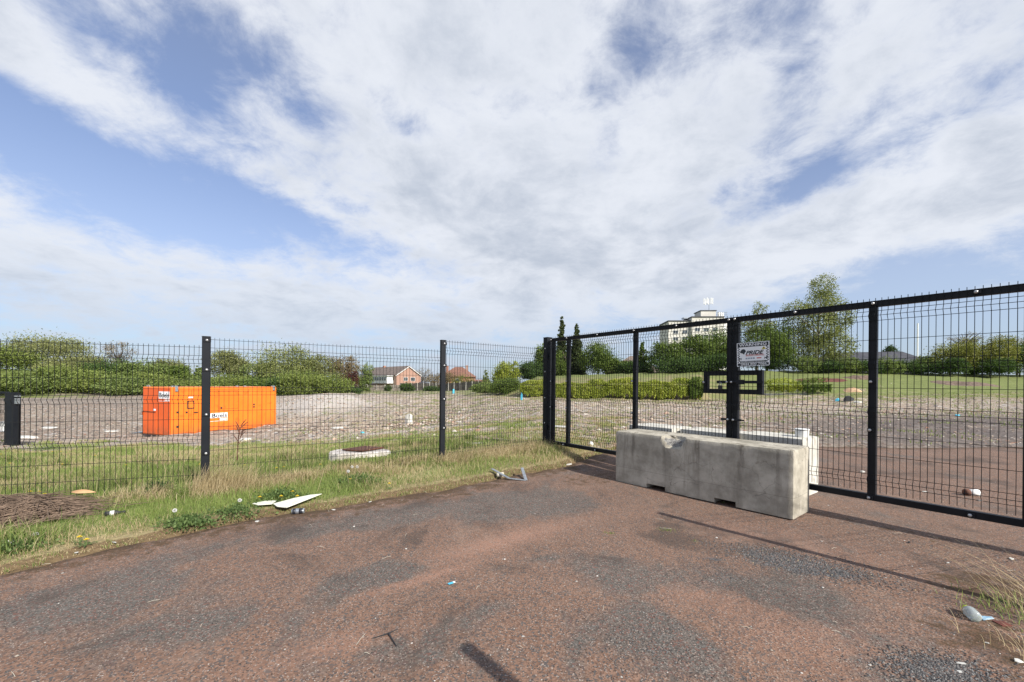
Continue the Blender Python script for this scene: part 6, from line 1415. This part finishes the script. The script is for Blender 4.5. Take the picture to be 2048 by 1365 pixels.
X, Y, r_ = scatter(1100, U(500), U(1500), 11, 45, 62, .8); keep = (signed(X, Y) < -.3) & (fbm(X * .35 + 4, Y * .35) > .5) & (colinterp(GRASS, X, Y) < .5); X, Y = X[keep], Y[keep]
stones('rubble', X, Y, r_.uniform(.05, .15, len(X)), MR, 63)
# broken concrete around the lump and the gravel mound by the container
for px, py, n_, rx, ry, s0_, s1_, sd_ in ((840, 850, 420, 2.4, .9, .04, .14, 64), (900, 838, 260, 2.0, .8, .03, .10, 65), (1160, 832, 300, 2.5, 1.0, .02, .07, 66), (600, 806, 700, 4.5, 3.0, .04, .12, 67), (700, 862, 350, 2.2, .5, .03, .10, 68), (480, 858, 200, 1.6, .4, .03, .08, 69), (1480, 835, 300, 3.0, 1.0, .03, .09, 70), (1850, 825, 500, 5, 1.2, .03, .09, 71)):
    p = G(px, py); r_ = np.random.default_rng(sd_); X = p.x + r_.normal(size=n_) * rx * .5; Y = p.y + r_.normal(size=n_) * ry * .6; stones('rubble', X, Y, r_.uniform(s0_, s1_, n_) * r_.uniform(.5, 1, n_), MR, sd_)
# grit on the drive
X, Y, r_ = scatter(36000, U(-40), U(2120), 1.7, 7.5, 80, .8); s_ = signed(X, Y); keep = s_ > 0.0; X, Y, s_ = X[keep], Y[keep], s_[keep]
stones('grit', X, Y, r_.uniform(.0014, .0036, len(X)) * (1 + .8 * (r_.uniform(size=len(X)) > .97)), MT, 81, .6, .005)
def blobpts(px, py, n, a, b_, rot, seed):
    c = flat(px, py); r_ = np.random.default_rng(seed); p_ = r_.normal(size=n) * a * .62; q_ = r_.normal(size=n) * b_ * .62; t = R(rot); return c[0] + p_ * math.cos(t) - q_ * math.sin(t), c[1] + p_ * math.sin(t) + q_ * math.cos(t), r_
for px, py, n_, a_, b_, rt_, sd_ in ((1590, 1125, 5200, .42, .20, -35, 82), (1880, 1345, 2600, .24, .13, 0, 83), (1290, 1290, 1100, .30, .26, 0, 84), (1430, 1150, 1100, .35, .25, 0, 85), (1180, 1010, 1200, .5, .25, 30, 86), (760, 1150, 1100, .4, .2, 30, 87)):
    X, Y, r_ = blobpts(px, py, n_, a_, b_, rt_, sd_); stones('chippings', X, Y, r_.uniform(.003, .0085, n_) * (1 if n_ > 2000 else .7), MG, sd_, .7, .005)
X, Y, r_ = scatter(900, U(-40), U(2120), 1.7, 9, 90, .7); s_ = signed(X, Y); keep = s_ > -.15; X, Y = X[keep], Y[keep]
stones('pale_grit', X, Y, r_.uniform(.0025, .006, len(X)) * (1 + (r_.uniform(size=len(X)) > .92)), MWH, 91, .5, .006)
# fallen petals and straw bits on the chippings
X, Y, r_ = blobpts(1600, 1130, 46, .5, .25, -35, 92); stones('dry_petals', X, Y, r_.uniform(.003, .006, 46), stonemat('pale_petals', [(.62, .48, .22), (.55, .42, .2), (.66, .56, .34), (.5, .4, .24)]), 93, .3, .012)
X, Y, r_ = scatter(170, U(0), U(2100), 1.8, 6.5, 94); s_ = signed(X, Y); keep = (s_ > -.05) & ((s_ < .5) | (r_.uniform(size=170) > .7)); X, Y = X[keep], Y[keep]
mb = MB()
for x_, y_ in zip(X, Y):
    a = random.uniform(0, 6.28); l = random.uniform(.01, .05); z_ = TZ(x_, y_) + .010; mb.tube([(x_ - math.cos(a) * l, y_ - math.sin(a) * l, z_), (x_, y_, z_ + .004), (x_ + math.cos(a) * l, y_ + math.sin(a) * l, z_)], .0012, 4, cap=False)
tag(mb.build('straw_bits', M['cup']), kind='stuff')
